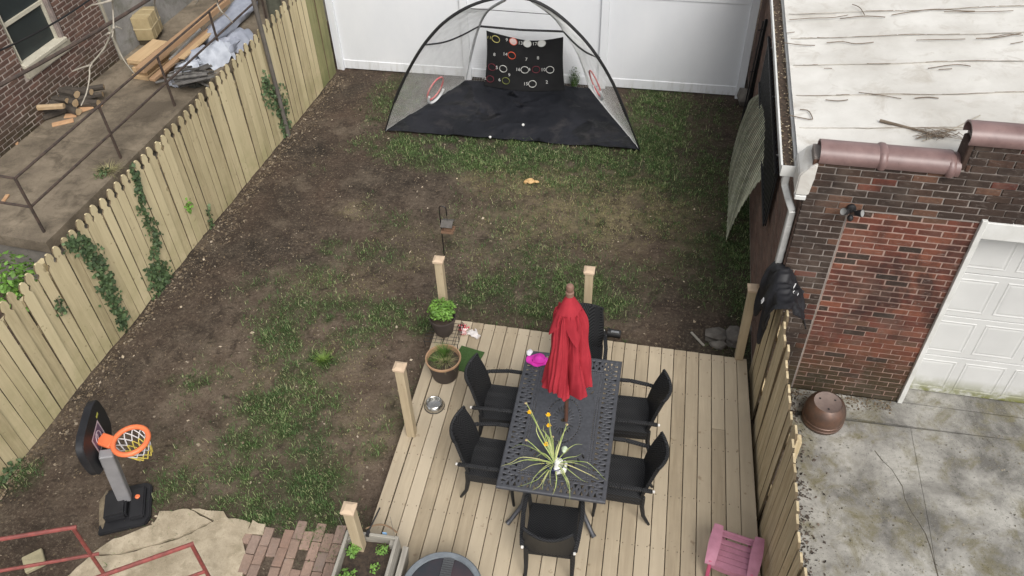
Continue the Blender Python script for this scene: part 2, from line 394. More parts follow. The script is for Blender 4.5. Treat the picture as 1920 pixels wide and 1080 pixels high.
def grass_density(x, y):
    n = fbm(x * 2.6 + 3, y * 2.6 + 8, 4); n2 = fbm(x * 9 + 30, y * 9 + 4, 3)
    d = ell(grass_px, x, y)
    d = np.maximum(d, .20 * np.clip((fbm(x * .9 + 11, y * .9 + 5, 3) - .47) * 6, 0, 1) * ((x > -5.2) & (y < 10.2)))
    return np.clip(d * np.clip((n * .5 + n2 * .5 - .30) * 4.6, 0, 1.5), 0, 1)
def ground_h(x, y):
    return (fbm(x * 1.1, y * 1.1, 5) - .5) * .06 + (fbm(x * 8, y * 8, 3) - .5) * .022
xs = np.concatenate([[-300, -120, -50, -25, -14, -10], np.arange(-8.2, 2.6, .045), [3, 5, 9, 20, 50, 120, 300]])
ys = np.concatenate([[-200, -60, -20, -6, 0, 1.6], np.arange(2.4, 13.6, .045), [14.5, 17, 24, 40, 80, 160, 400]])
X, Y = np.meshgrid(xs, ys, indexing='ij'); nx, ny = X.shape
inside = (X > -8.3) & (X < 2.7) & (Y > 2.3) & (Y < 13.7)
Z = np.where(inside, ground_h(X, Y), 0.0)
gd = np.where(inside, grass_density(X, Y), 0.0); dd = np.where(inside, ell(dry_px, X, Y) * np.clip((fbm(X * 3 + 7, Y * 3, 4) - .3) * 3, 0, 1), 0.0)
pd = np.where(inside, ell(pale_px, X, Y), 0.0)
idx = np.arange(nx * ny).reshape(nx, ny)
Fq = np.stack([idx[:-1, :-1], idx[1:, :-1], idx[1:, 1:], idx[:-1, 1:]], -1).reshape(-1, 4)
def _soil():
    t = NT('bare_soil'); co = t.coord('World')
    big = t.noise(co, .55, 5, .6); mid = t.noise(co, 3.2, 6, .68); fine = t.noise(co, 28, 5, .72)
    c = t.mix(t.ramp(mid, .35, .66), (.024, .0195, .016), (.070, .055, .042))
    c = t.mix(t.ramp(big, .42, .62, 0, .6), c, (.092, .062, .045)); c = t.mix(t.ramp(t.noise(co, 1.3, 5, .65), .55, .68, 0, .75), c, (.135, .108, .080)); c = t.mix(t.ramp(t.noise(co, 1.9, 5, .65), .42, .30, 0, .7), c, (.032, .024, .019))
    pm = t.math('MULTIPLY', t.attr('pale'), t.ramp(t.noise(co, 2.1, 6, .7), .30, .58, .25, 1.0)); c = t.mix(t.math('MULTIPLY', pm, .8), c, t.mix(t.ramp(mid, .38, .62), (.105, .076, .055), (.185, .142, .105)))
    c = t.mix(t.ramp(fine, .54, .72, 0, .75), c, (.19, .155, .115))
    c = t.mix(t.ramp(fine, .44, .30, 0, .8), c, (.022, .017, .013))
    c = t.mix(t.ramp(t.noise(co, 75, 3, .6), .66, .74, 0, .8), c, (.26, .22, .17))
    d = t.math('MULTIPLY', t.attr('dry'), t.ramp(t.noise(co, 9, 5, .7), .35, .6)); c = t.mix(d, c, (.20, .165, .095))
    c = t.mix(t.ramp(t.noise(co, 5.5, 6, .7, .5), .46, .34, 0, .8), c, (.034, .026, .020)); c = t.mix(t.ramp(t.noise(co, 15, 5, .7), .58, .70, 0, .6), c, (.17, .135, .10))
    g = t.math('MULTIPLY', t.attr('grass'), t.ramp(t.noise(co, 12, 4, .6), .3, .6, .6, 1.0)); c = t.mix(g, c, (.032, .046, .016))
    h = t.math('ADD', t.math('MULTIPLY', fine, .6), mid); t.bump(h, .9, .03)
    return t.fin(c, .96, 0, .15)
M_soil = _soil()
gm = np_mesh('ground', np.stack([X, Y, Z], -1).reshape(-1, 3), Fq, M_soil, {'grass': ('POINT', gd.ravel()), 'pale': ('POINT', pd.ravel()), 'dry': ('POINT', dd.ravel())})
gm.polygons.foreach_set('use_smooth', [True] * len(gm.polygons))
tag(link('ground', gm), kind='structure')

# ------------------------------------------------------------------ driveway
A_G = math.radians(1.4); GO = Vector((1.48, 6.45, 0))
def gl(x, y, z=0.0):      # garage frame -> world
    return Vector((GO.x + x * math.cos(A_G) + y * math.sin(A_G), GO.y - x * math.sin(A_G) + y * math.cos(A_G), z))
dv = thing('driveway', None, None); tag(dv, kind='structure')
crk = [G(1640, 845, .1), G(1672, 880, .1), G(1692, 912, .1), G(1708, 958, .1), G(1735, 1000, .1), G(1752, 1055, .1), G(1762, 1120, .1)]
# slabs of the drive, split by the straight saw cut and by the apron in front of the door
s0 = [G(1700, 775, .1).x, G(1722, 900, .1).x]
b = B()
def slab_poly(b, pts, z0=-.05, z1=.1):
    lo = [b.bm.verts.new((p[0], p[1], z0)) for p in pts]; hi = [b.bm.verts.new((p[0], p[1], z1)) for p in pts]; n = len(pts)
    b.bm.faces.new(hi); b.bm.faces.new(lo[::-1])
    for k in range(n): b.bm.faces.new((lo[k], lo[(k + 1) % n], hi[(k + 1) % n], hi[k]))
cut = [G(1702, 775, .1), G(1722, 880, .1), G(1742, 985, .1), G(1757, 1078, .1)]
cx = lambda y: np.interp(y, [c.y for c in cut[::-1]], [c.x for c in cut[::-1]])
ysl = np.linspace(-2.0, 6.05, 40)
edge_l = [1.70 + .10 * math.sin(3 * y) * .5 + .06 * float(fbm(np.array([y * 2.0]), np.array([3.0]))[0]) for y in ysl]
slab_poly(b, [(e, y) for e, y in zip(edge_l, ysl)] + [(cx(y) - .002, y) for y in ysl[::-1]])
o = b.build('concrete_slab', M_drive, dv)
b = B(); slab_poly(b, [(cx(y) + .002, y) for y in ysl] + [(12, 6.05), (12, -2)], -.05, .1)
b.build('concrete_slab', M_drive, dv)
b = B(); pts = [gl(.18, -.42), gl(9, -.42), gl(9, -.02), gl(1.62, -.02), gl(1.62, .24), gl(1.60, -.02), gl(.12, -.02)]
slab_poly(b, [gl(.2, -.33), gl(9, -.33), gl(9, -.012), gl(.2, -.012)], -.05, .102); b.build('concrete_slab', M_drive, dv)
b = B(); slab_poly(b, [gl(1.60, -.006), gl(7, -.006), gl(7, .5), gl(1.60, .5)], -.05, .112); b.build('door_threshold', M_drive, dv)
# crack across the slab: thin dark debris-filled line and moss
M_crack = M('crack_fill', (.05, .043, .035), .95, (.1, .085, .06), 20)
b = B()
for a_, c_ in zip(crk[:-1], crk[1:]):
    mid = (a_ + c_) / 2 + Vector((random.uniform(-.02, .02), random.uniform(-.02, .02), 0))
    for p, q in ((a_, mid), (mid, c_)): b.beam(p + Vector((0, 0, .0)), q + Vector((0, 0, .0)), random.uniform(.004, .012), .005)
b.build('crack_fill', M_crack, dv)

# ------------------------------------------------------------------ white vinyl fence
WA, WB = Vector((-5.72, 13.06, 0)), Vector((1.52, 12.98, 0)); wd = (WB - WA).normalized(); wrz = math.atan2(wd.y, wd.x)
wf = thing('vinyl_fence', 'tall white vinyl privacy fence behind the dome net', 'fence', WA, wrz)
WL = (WB - WA).length; pxs = [.02, 2.43, 4.84, WL - .04]
for p in pxs:
    q = B(); q.box((p, 0, 1.08), (.13, .13, 2.2), bev=.006); q.build('fence_post', M_white_vinyl, wf)
for p0, p1 in zip(pxs[:-1], pxs[1:]):
    n = 8; wdt = (p1 - p0 - .13) / n
    for k in range(n):
        q = B(); q.box((p0 + .065 + (k + .5) * wdt, .0, 1.08), (wdt - .0003, .022, 1.95)); q.build('fence_panel', M_white_vinyl, wf)
    for zc, hh in ((.115, .17), (1.70, .10), (2.12, .12)):
        q = B(); q.box(((p0 + p1) / 2, 0, zc), (p1 - p0 - .132, .05, hh), bev=.006); q.build('fence_rail', M_white_vinyl, wf)

# ------------------------------------------------------------------ left picket fence
LS = .08; LA = (-6.49, 3.9)
lfx = lambda y: LA[0] + LS * (y - LA[1])
lrz = -math.atan(LS)
lf = thing('picket_fence', 'long weathered wooden picket fence with rounded tops along the dirt yard', 'fence', (lfx(2.6), 2.6, 0), lrz)
def picket_mesh(wd_, h, top, m, seed, th=.018):
    r_ = random.Random(seed); pts = [(-wd_ / 2, 0), (wd_ / 2, 0)]
    hw = wd_ / 2
    if top == 'round':
        notch = .052
        pts += [(hw, h - .175), (hw - .014, h - .165), (hw - .030, h - .145), (hw - .028, h - .122), (hw - .012, h - .105)]
        for a in range(9):
            t = a / 8 * math.pi; pts.append((math.cos(t) * (hw - .014), h - .085 + math.sin(t) * .085))
        pts += [(-hw + .012, h - .105), (-hw + .028, h - .122), (-hw + .030, h - .145), (-hw + .014, h - .165), (-hw, h - .175)]
    else:
        pts += [(hw, h - .05), (hw - .03, h - r_.uniform(0, .01)), (-hw + .03, h - r_.uniform(0, .01)), (-hw, h - .05)]
    q = B(); Mx = Matrix(((0, 0, 1, 0), (1, 0, 0, 0), (0, 1, 0, 0), (0, 0, 0, 1)))   # local x->Y, y->Z, extrude->X
    q.prism([(x + r_.uniform(-.0015, .0015), y) for x, y in pts], th, Mx)
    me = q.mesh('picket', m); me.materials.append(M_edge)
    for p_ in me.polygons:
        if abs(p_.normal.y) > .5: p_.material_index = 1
    return me
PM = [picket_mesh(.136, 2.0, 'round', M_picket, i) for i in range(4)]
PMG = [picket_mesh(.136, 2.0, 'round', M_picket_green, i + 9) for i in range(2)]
y = 0.0; k = 0; L_l = (13.0 - 2.6) / math.cos(math.atan(LS))
while y < L_l - .1:
    yy = 2.6 + y
    top = np.interp(yy, [3, 5.1, 6.2, 8.5, 10.4, 11.4, 13], [1.66, 1.68, 1.72, 1.76, 1.85, 1.9, 1.95]) + random.uniform(-.012, .012)
    mm = PMG[k % 2] if yy > 12.35 else PM[k % 4]
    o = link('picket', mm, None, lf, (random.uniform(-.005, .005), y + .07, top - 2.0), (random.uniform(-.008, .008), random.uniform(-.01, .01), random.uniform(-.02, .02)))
    y += .1455 + random.uniform(-.002, .002); k += 1
for zz in (.35, 1.0, 1.42):
    q = B(); q.box((-.035, L_l / 2, zz), (.045, L_l - .1, .09)); q.build('fence_rail', M_picket, lf)
for j in range(5):
    q = B(); q.box((-.10, .8 + j * 2.35, .8), (.09, .09, 1.55)); q.build('fence_post', M_picket, lf)
# ------------------------------------------------------------------ brick helper
def brick_variants(m, L_, n=5, h=.063, d=.03):
    out = []
    for i in range(n):
        q = B(); q.box((0, 0, 0), (L_, d, h), bev=.0045)
        rr = random.Random(i * 13 + int(L_ * 1000))
        for v in q.bm.verts: v.co += Vector((rr.uniform(-.003, .003), rr.uniform(-.0015, .0015), rr.uniform(-.0025, .0025)))
        out.append(q.mesh('brick', m))
    return out
def lay(x0, x1, z0, z1, L_=.216, H_=.0735, inside=None, gap=.0105, clip=None):
    """running bond: list of (xc, zc, length)"""
    out = []; i = 0; z = z0
    while z + H_ * .6 < z1:
        spans = clip(z + H_ / 2) if clip else [(x0, x1)]
        for a, c in spans:
            x = x0 - (L_ / 2 if i % 2 else 0)
            while x < c:
                s, e = max(x, a), min(x + L_, c)
                if e - s > .045: out.append(((s + e) / 2, z + H_ / 2, e - s - gap))
                x += L_
        z += H_; i += 1
    return out
def place_bricks(bricks, matf, parent, pos, rot, limit, campos_w, cache, hh=.063):
    """first 'limit' (those that show largest) as objects, the rest joined as stuff"""
    bricks = sorted(bricks, key=lambda b_: campos_w(b_)); rest = {}
    for k, (x, z, L_) in enumerate(bricks):
        m = matf(x, z)
        if k < limit:
            key = (m.name, round(L_, 2))
            if key not in cache: cache[key] = brick_variants(m, L_, 5 if L_ > .19 else 2, hh)
            link('brick', random.choice(cache[key]), None, parent, pos(x, z), rot(x, z) if callable(rot) else rot)
        else: rest.setdefault(m.name, []).append((x, z, L_))
    for mn, lst in rest.items():
        q = B(); base = Euler(rot if not callable(rot) else rot(0, 0)).to_matrix()
        for x, z, L_ in lst:
            q.box(pos(x, z), (L_, .03, hh + random.uniform(-.002, .002)), rot if not callable(rot) else rot(0, 0))
        tag(q.build('far_bricks', bpy.data.materials[mn], parent), kind='stuff')

# ------------------------------------------------------------------ garage
ga = thing('brick_garage', 'flat roofed brick garage with white membrane roof and white panel door', 'garage', GO, -A_G)
DX0, DX1, DZT = 1.57, 4.17, 2.69; GW = 6.0; GD = 7.2
q = B()     # masonry body, its face 9 mm behind the brick faces
q.box((DX0 / 2 + .002, .116, 1.65), (DX0 - .012, .222, 3.10)); q.box(((DX1 + GW) / 2, .12, 1.65), (GW - DX1, .222, 3.10))
q.box(((DX0 + DX1) / 2, .12, (DZT + 3.2) / 2), (DX1 - DX0 + .02, .221, 3.2 - DZT))
q.box((1.24 + (GW - 1.24) / 2, .12, 3.34), (GW - 1.24, .2215, .28))
q.build('masonry', M_mortar, ga)
q = B(); q.box((.43 + (DX0 - .43) / 2, .0035, 1.38), (DX0 - .43 - .012, .005, 2.54)); q.build('infill_mortar', M_mortar_pink, ga)
q = B(); q.box((.114, .235 + (GD - .235) / 2, 1.45), (.222, GD - .235, 2.9)); q.box((GW - .12, .235 + (GD - .235) / 2, 1.45), (.222, GD - .235, 2.9)); q.box((GW / 2, GD - .1, 1.45), (GW - .5, .2, 2.9)); q.build('side_masonry', M_mortar_house, ga)
def clipg(z):
    if z < 2.64: return [(0, .424), (.436, DX0 - .005), (DX1 + .09, 5.4)]
    if z < DZT: return [(0, DX0 - .005), (DX1 + .09, 5.4)]
    if z < 3.17: return [(0, 5.4)]
    return [(1.25, 5.4)]
fb = lay(0, 5.4, .10, 3.47, clip=clipg); fb = [b_ for b_ in fb if b_[0] < 3.2]
def gmat(x, z):
    r_ = random.random()
    if .43 < x < DX0 and z < 2.665:
        return M_brick_old if r_ < .07 + .30 * math.exp(-(x - .43) / .16) * (z < 2.2) + (.28 if z > 2.45 else 0) else M_brick_red
    return M_brick_red if (x < .43 and z < 1.6 and r_ < .32) or r_ < .03 else M_brick_old
cam_l = lambda b_: (gl(b_[0], 0, b_[1]) - Vector((0, 0, CAMZ))).length
_bc = {}
place_bricks(fb, gmat, ga, lambda x, z: Vector((x, .012 + random.uniform(-.002, .002), z)), lambda x, z: (random.uniform(-.006, .006), 0, random.uniform(-.006, .006)), 300, cam_l, _bc)
q = B()
for x, z, L_ in lay(0.02, GD, .05, 2.86):
    q.box((.012 + random.uniform(-.002, .002), x, z), (.03, L_, .056 + random.uniform(-.003, .002)))
tag(q.build('side_bricks', M_brick_side, ga), kind='stuff')
# caulk line over the infill, steel lintel edge
q = B(); q.box((.43 + (DX0 - .43) / 2 + .03, -.001, 2.668), (DX0 - .43, .008, .006)); q.build('lintel_edge', M_mortar, ga)
# door: jamb, header, sections with raised panels
q = B(); q.box((DX0 + .02, .0, 1.41), (.05, .07, 2.60), bev=.004); q.box((DX0 + .03, .12, 1.40), (.03, .17, 2.57)); q.build('door_jamb', M_white, ga)
q = B(); q.box(((DX0 + DX1) / 2 + .005, .0, DZT - .095), (DX1 - DX0 - .03, .05, .185), bev=.004); q.build('door_header', M_white, ga)
gd_ = B(); gd_.box(((DX0 + DX1) / 2, .225, 1.35), (DX1 - DX0 - .04, .03, 2.45)); door = gd_.build('garage_door', M_door, ga)
nsec = 4; sh = (DZT - .19 - .125) / nsec
for s_ in range(nsec):
    z0 = .125 + s_ * sh
    q = B(); q.box(((DX0 + DX1) / 2, .198, z0 + sh / 2), (DX1 - DX0 - .06, .024, sh - .008), bev=.004); q.build('door_section', M_door, door)
    for c_ in range(5):
        x0 = DX0 + .07 + c_ * .5
        q = B()
        # sunken frame line and raised field
        fr = [(x0, z0 + .07), (x0 + .42, z0 + .07), (x0 + .42, z0 + sh - .07), (x0, z0 + sh - .07)]
        xx0, xx1, zz0, zz1 = x0, x0 + .42, z0 + .07, z0 + sh - .07
        for k_, (ins, dp) in enumerate(((0, .186), (.012, .176), (.03, .184), (.045, .174))): fr.append((ins, dp))
        lv = [(0, .1865), (.012, .180), (.028, .1855), (.05, .182)]
        rings = [[q.bm.verts.new((a, d_, c2)) for a, c2 in ((xx0 + i_, zz0 + i_), (xx1 - i_, zz0 + i_), (xx1 - i_, zz1 - i_), (xx0 + i_, zz1 - i_))] for i_, d_ in lv]
        for r0, r1 in zip(rings[:-1], rings[1:]):
            for k_ in range(4): q.bm.faces.new((r0[k_], r0[(k_ + 1) % 4], r1[(k_ + 1) % 4], r1[k_]))
        q.bm.faces.new(rings[-1])
        q.build('door_panel', M_door, door)
q = B(); q.box((DX0 + .09, .17, DZT - .215), (.05, .02, .04)); q.box((DX0 + .14, .165, DZT - .205), (.03, .02, .02)); q.build('door_hinge', M_white, door)
# roof: sloping membrane with lapped strips
zr = lambda x: 2.96 + .105 * max(0, x)
laps = [.18, .78, 1.40, 2.04, 2.66, 3.28, 3.9, 4.5, 5.1, 5.7, 6.3, 7.2]
for k, (a, c_) in enumerate(zip(laps[:-1], laps[1:])):
    q = B(); r_ = random.Random(k)
    def f(u, v, a=a, c_=c_, k=k):
        x = -.085 + u * (GW + .02); yy = a - .0 + (c_ - a + .05) * v
        wob = .012 * math.sin(x * 5 + k * 2) if v in (0.0,) else 0
        return Vector((x, yy + wob + .008 * math.sin(x * 3.1 + k * 1.7) * (1 - v), zr(x) + .0035 * (len(laps) - k) + .010 * float(fbm(np.array([x * 2.3 + k * 5]), np.array([yy * 2.3]))[0]) + (.006 if v < .06 else 0)))
    q.grid(f, 60, 8); q.solid(.006); q.build('roof_membrane_strip', M_mem, ga, smooth=True, angle=50)
q = B(); q.box((2.9, GD / 2 + .1, 2.87), (5.9, GD - .3, .06), (0, 0, 0)); q.build('roof_deck', M_dark, ga)
# white membrane corner turned down over the end of the parapet
q = B()
pf = [(-.09, 2.80), (.035, 2.80), (.05, 3.0), (.05, 3.16), (-.02, 3.10), (-.09, 3.02)]
q.prism(pf, .36, Matrix(((1, 0, 0, 0), (0, 0, 1, -.03), (0, 1, 0, 0), (0, 0, 0, 1)))); bmesh.ops.bevel(q.bm, geom=q.bm.edges[:], offset=.012, segments=2, affect='EDGES'); q.build('membrane_corner', M_mem, ga, smooth=True)
q = B(); q.box((-.083, GD / 2 + .15, 2.895), (.014, GD - .4, .13)); q.build('drip_edge', M_white, ga)
q = B(); q.box((-.03, .02, 2.77), (.10, .10, .05), bev=.006); q.build('fascia_end', M_white, ga)
q = B()
for k, a in enumerate(laps[1:8]):
    x = .05
    while x < 4.2:
        L_ = random.uniform(.05, .5)
        if random.random() < .75: q.tube([(x + L_ * i / 4, a + .012 * math.sin((x + L_ * i / 4) * 5 + k * 2 + 2) + .008 * math.sin((x + L_ * i / 4) * 3.1 + k * 1.7) - .004 + random.uniform(-.004, .004), zr(x + L_ * i / 4) + .058 + random.uniform(-.003, .003)) for i in range(5)], random.uniform(.0018, .004), 5)
        x += L_ + random.uniform(0, .07)
tag(q.build('seam_dirt', M('seam_dirt_line', (.17, .14, .11), .9, (.3, .26, .21), 20), ga), kind='stuff')
M_lap = M('lap_edge_grime', (.42, .39, .34), .9, (.24, .21, .18), 5, lo=.4, hi=.6, kind='World')
for k, a in enumerate(laps[1:9]):
    q = B(); q.tube([(-.05 + 5.6 * i / 90, a + .012 * math.sin((-.05 + 5.6 * i / 90) * 5 + k * 2 + 2) * .6 + .008 * math.sin((-.05 + 5.6 * i / 90) * 3.1 + k * 1.7) + random.uniform(-.002, .002), zr(-.05 + 5.6 * i / 90) + .052) for i in range(91)], .0042, 5); q.build('lap_edge', M_lap, ga)
# copings: half-round glazed tiles on the parapet
def coping(x0, x1, z, collar_at, name='coping_tile', drop=0.0):
    q = B(); n = 14
    def f(u, v):
        t = math.radians(-58 + 296 * v) - math.pi / 2; t = math.radians(-25 + 230 * v)
        return Vector((x0 + (x1 - x0) * u, .10 - math.cos(t) * .135, z + math.sin(t) * .105 - drop * u))
    q.grid(f, 6, n); q.solid(.016)
    o_ = q.build(name, M_cop, ga, smooth=True, angle=60)
    for cx_ in collar_at:
        q = B()
        def f2(u, v):
            t = math.radians(-27 + 234 * v); rr_ = 1 + .14 * math.sin(math.pi * u) ** .5
            return Vector((cx_ - .035 + .07 * u, .10 - math.cos(t) * .135 * rr_, z + math.sin(t) * .105 * rr_ - drop * (cx_ - x0) / (x1 - x0)))
        q.grid(f2, 7, n); q.solid(.01); q.build('coping_collar', M_cop, o_, smooth=True, angle=60)
coping(.045, .60, 3.205, [.575], drop=.0); coping(.61, 1.15, 3.205, [], drop=.0); coping(1.13, 1.215, 3.19, [1.14])
coping(1.19, 2.6, 3.515, [1.9, 2.5]); coping(2.61, 4.6, 3.515, [])
q = B(); q.box((1.23, .10, 3.33), (.05, .2, .26), bev=.01); q.build('parapet_step', M_brick_old, ga)
# gutter with debris, downspout
q = B()
gx0, gx1, gy0, gy1, gz = -.215, -.095, .20, GD - .2, 2.90
for bx_ in (((gx0, (gy0 + gy1) / 2, gz), (.008, gy1 - gy0, .12)), ((gx1, (gy0 + gy1) / 2, gz - .01), (.008, gy1 - gy0, .10)), (((gx0 + gx1) / 2, (gy0 + gy1) / 2, gz - .058), (gx1 - gx0 - .009, gy1 - gy0, .006)), (((gx0 + gx1) / 2, gy0 - .004, gz), (gx1 - gx0 + .008, .006, .118)), (((gx0 + gx1) / 2, gy1 + .004, gz), (gx1 - gx0 + .008, .006, .118))): q.box(*bx_)
q.box((gx0 - .006, (gy0 + gy1) / 2, gz + .058), (.018, gy1 - gy0, .008)); gut = q.build('gutter', M_white, ga)
q = B()
def fd(u, v):
    yy = gy0 + .012 + (gy1 - gy0 - .024) * u; xx = gx0 + .006 + (gx1 - gx0 - .012) * v
    return Vector((xx, yy, gz - .02 + .055 * float(fbm(np.array([xx * 18]), np.array([yy * 5]), 4)[0])))
q.grid(fd, 160, 6); deb = q.build('leaf_sludge', M_debris, gut, smooth=True)
M_fleck = M('dry_leaf_fleck', (.40, .34, .24), .9, (.2, .15, .09), 20, isl=.5, kind='World')
q = B()
for i in range(420):
    yy = random.uniform(gy0 + .03, gy1 - .1); xx = random.choice([gx0 + .02, gx1 - .02, gx1 - .03]) + random.gauss(0, .012); xx = min(max(xx, gx0 + .012), gx1 - .012)
    z_ = gz + .02 + random.uniform(-.005, .012); a = random.uniform(0, 6.28); s_ = random.uniform(.004, .013)
    q.box((xx, yy, z_), (s_ * 1.8, s_, .002), (random.uniform(-.4, .4), random.uniform(-.4, .4), a))
tag(q.build('leaf_flecks', M_fleck, gut), kind='stuff')
ds = B()
pth = [(-.155, .25, 2.85), (-.155, .23, 2.74), (-.10, .17, 2.62), (-.045, .12, 2.52), (-.045, .12, 2.35), (-.045, .12, 1.25), (-.02, .10, 1.12)]
def rect_tube(q, pts, a, c_):
    for p0, p1 in zip(pts[:-1], pts[1:]): q.beam(p0, Vector(p1) + (Vector(p1) - Vector(p0)).normalized() * .012, a, c_, .008, (0, 1, 0))
rect_tube(ds, pth, .065, .08); dso = ds.build('downspout', M_alu, ga, smooth=True, angle=35)
q = B(); q.box((-.045, .12, 1.55), (.088, .092, .012)); q.build('strap', M_black, dso)
# floodlight with two heads on the wall
fl = thing('floodlight', 'black twin-head security floodlight fixed to the dark brick wall above the red infill', 'floodlight', gl(.44, -.004, 2.70), -A_G)
q = B(); q.lathe([(0, 0), (.055, 0), (.055, .03), (.03, .045), (0, .045)], 16); bmesh.ops.rotate(q.bm, verts=q.bm.verts[:], cent=(0, 0, 0), matrix=Euler((math.pi / 2, 0, 0)).to_matrix()); q.build('wall_plate', M_black, fl, smooth=True)
for sx in (-1, 1):
    q = B(); q.tube([(sx * .02, -.03, 0), (sx * .05, -.07, -.01), (sx * .07, -.11, -.02)], .012, 8)
    d_ = Vector((sx * .75, -.5, .45)).normalized(); rot = d_.to_track_quat('Z', 'Y').to_matrix().to_4x4(); c0 = Vector((sx * .065, -.10, -.0))
    h = B(); h.lathe([(0, -.035), (.025, -.03), (.036, 0), (.047, .055), (.044, .06)], 18); bmesh.ops.transform(h.bm, matrix=Matrix.Translation(c0) @ rot, verts=h.bm.verts[:])
    q.build('arm', M_black, fl); ho = h.build('lamp_head', M_black, fl, smooth=True)
    g = B(); g.lathe([(0, .045), (.025, .048), (.043, .056)], 18); bmesh.ops.transform(g.bm, matrix=Matrix.Translation(c0) @ rot, verts=g.bm.verts[:]); g.build('lens', M('grey_lens', (.30, .30, .29), .3), ho, smooth=True)
q = B(); q.blob((0, -.10, -.08), (.035, .04, .045), 2, .03); q.build('motion_sensor', M_black, fl, smooth=True); fl.scale = (.78, .78, .78)

# ------------------------------------------------------------------ neighbour's terrace and house (turned 4.6 degrees)
TZ = 1.0; trz = -math.atan(.08); TO = Vector((-7.23, 6.63, 0)); ct, st_ = math.cos(trz), math.sin(trz)
def tl(x, y, z=0.0): return Vector((TO.x + x * ct - y * st_, TO.y + x * st_ + y * ct, z))
def tinv(p): d = Vector(p) - TO; return (d.x * ct + d.y * st_, -d.x * st_ + d.y * ct)
te = thing('terrace', 'raised stained concrete terrace behind the picket fence', 'terrace', TO, trz)
# slabs with joints
jy = [0, 2.05, 4.6, 7.4, 11.0]
for a, c_ in zip(jy[:-1], jy[1:]):
    q = B(); q.box((-2.0, (a + c_) / 2, TZ - .09), (4.0, c_ - a - .006, .18), bev=.012, seg=2); q.build('concrete_slab', M_terr, te, smooth=True, angle=40)
q = B(); q.box((-2.05, 5.5, (TZ - .18) / 2 - .02), (3.96, 10.9, TZ - .18 + .03)); q.build('terrace_wall', M_terr_side, te)
ra = thing('terrace_railing', 'rusty brown pipe railing with two rails along the terrace edge', 'railing', tl(-.155, .18, TZ), trz)
ryp = [0, 1.66, 3.07, 4.55, 6.1, 7.7]; RH = .83
for yv in ryp:
    q = B(); q.tube([(0, yv, 0), (0, yv, RH)], .019, 8); q.build('railing_post', M_iron, ra, smooth=True)
for xv in (-1.6, -3.2):
    q = B(); q.tube([(xv, 0, 0), (xv, 0, RH)], .019, 8); q.build('railing_post', M_iron, ra, smooth=True)
for zz in (RH, RH * .48):
    q = B(); q.tube([(-3.2, 0, zz), (0, 0, zz)], .017, 8); q.build('rail', M_iron, ra, smooth=True)
    q = B(); q.tube([(0, 0, zz), (0, 7.7, zz)], .017, 8); q.build('rail', M_iron, ra, smooth=True)
HO = Vector((-8.74, 11.14, 0))
ho_ = thing('brick_house', 'brown brick house wall with a dark screened window above the terrace', 'house', HO, trz)
q = B(); q.box((-.116, (-4.4 - 1.87) / 2, 2.6), (.22, 2.53, 5.2)); q.box((-.116, -.44, 2.6), (.22, .88, 5.2)); q.box((-.116, -1.375, .85), (.22, .99, 1.7)); q.box((-.116, -1.375, 4.25), (.22, .99, 1.9)); q.box((-.2, -1.375, 2.5), (.06, .99, 1.6)); q.box((-3.2, -4.32, 2.6), (5.9, .2, 5.2)); q.box((-6.1, -.05, 2.6), (.2, 8.3, 5.2)); q.build('wall', M_mortar_house, ho_)
q = B(); q.box((-3.0, -.2, 5.25), (6.6, 8.9, .12)); q.build('roof', M_dark, ho_)
wy0, wy1, wz0 = -1.80, -1.03, 1.86; wzt = 3.25
def cliph(z):
    if 1.66 < z < 1.82: return [(-4.4, -1.90), (-.86, 0)]
    if 1.82 <= z < wzt: return [(-4.4, wy0 - .07), (wy1 + .13, 0)]
    return [(-4.4, 0)]
hb = lay(-4.4, 0, TZ - .02, 5.1, inside=None, gap=.017, clip=cliph)
hb = [b_ for b_ in hb if not (b_[1] > 4.2 and False)]
hmat = lambda x, z: M_brick_house
vis = lambda b_: abs(b_[1] - 2.0) * .9 + abs(b_[0] + 1.3)
place_bricks(hb, hmat, ho_, lambda x, z: Vector((-.012 + random.uniform(-.002, .002), x, z)), (0, 0, math.pi / 2), 300, vis, {}, .057)
win = B(); win.box((-.085, (wy0 + wy1) / 2, (wz0 + wzt) / 2), (.02, wy1 - wy0, wzt - wz0)); M_screen = M('dark_window_screen', (.028, .036, .036), .35, (.02, .026, .027), 3); wo = win.build('window', M_screen, ho_)
M_frame = M('cream_window_frame', (.50, .47, .38), .6, (.42, .39, .31), 6); M_trim = M('mauve_brick_mould', (.25, .20, .18), .75, (.18, .15, .135), 8)
q = B(); q.box((-.06, wy1 + .012, (wz0 + wzt) / 2), (.06, .026, wzt - wz0)); q.box((-.06, wy0 - .012, (wz0 + wzt) / 2), (.06, .022, wzt - wz0)); q.box((-.065, (wy0 + wy1) / 2, 2.44), (.045, wy1 - wy0, .05)); q.build('frame', M_frame, wo)
q = B(); q.box((-.045, wy1 + .075, (wz0 + wzt) / 2), (.10, .096, wzt - wz0), bev=.01); q.box((-.03, wy1 + .06, (wz0 + wzt) / 2), (.10, .03, wzt - wz0), bev=.008); q.build('brick_mould', M_trim, wo)
q = B(); q.box((-.02, (wy0 + wy1) / 2 + .02, wz0 - .01), (.16, wy1 - wy0 + .16, .06), (0, .12, 0), bev=.008); q.build('wooden_sill', M_frame, wo)
q = B(); q.box((-.015, -1.38, 1.74), (.12, 1.0, .14), bev=.008); q.build('stone_sill', M_stone, wo)
sw = thing('stucco_wall', 'plain grey green stained stucco wall beside the brick house', 'wall', HO, trz)
q = B(); q.box((-.10, 3.0, 2.5), (.24, 5.98, 5.0), bev=.01); q.build('stucco_face', M_stucco, sw)
q = B(); q.box((.015, .03, 2.5), (.03, .05, 4.98), bev=.006); q.build('corner_bead', M_stone, sw)
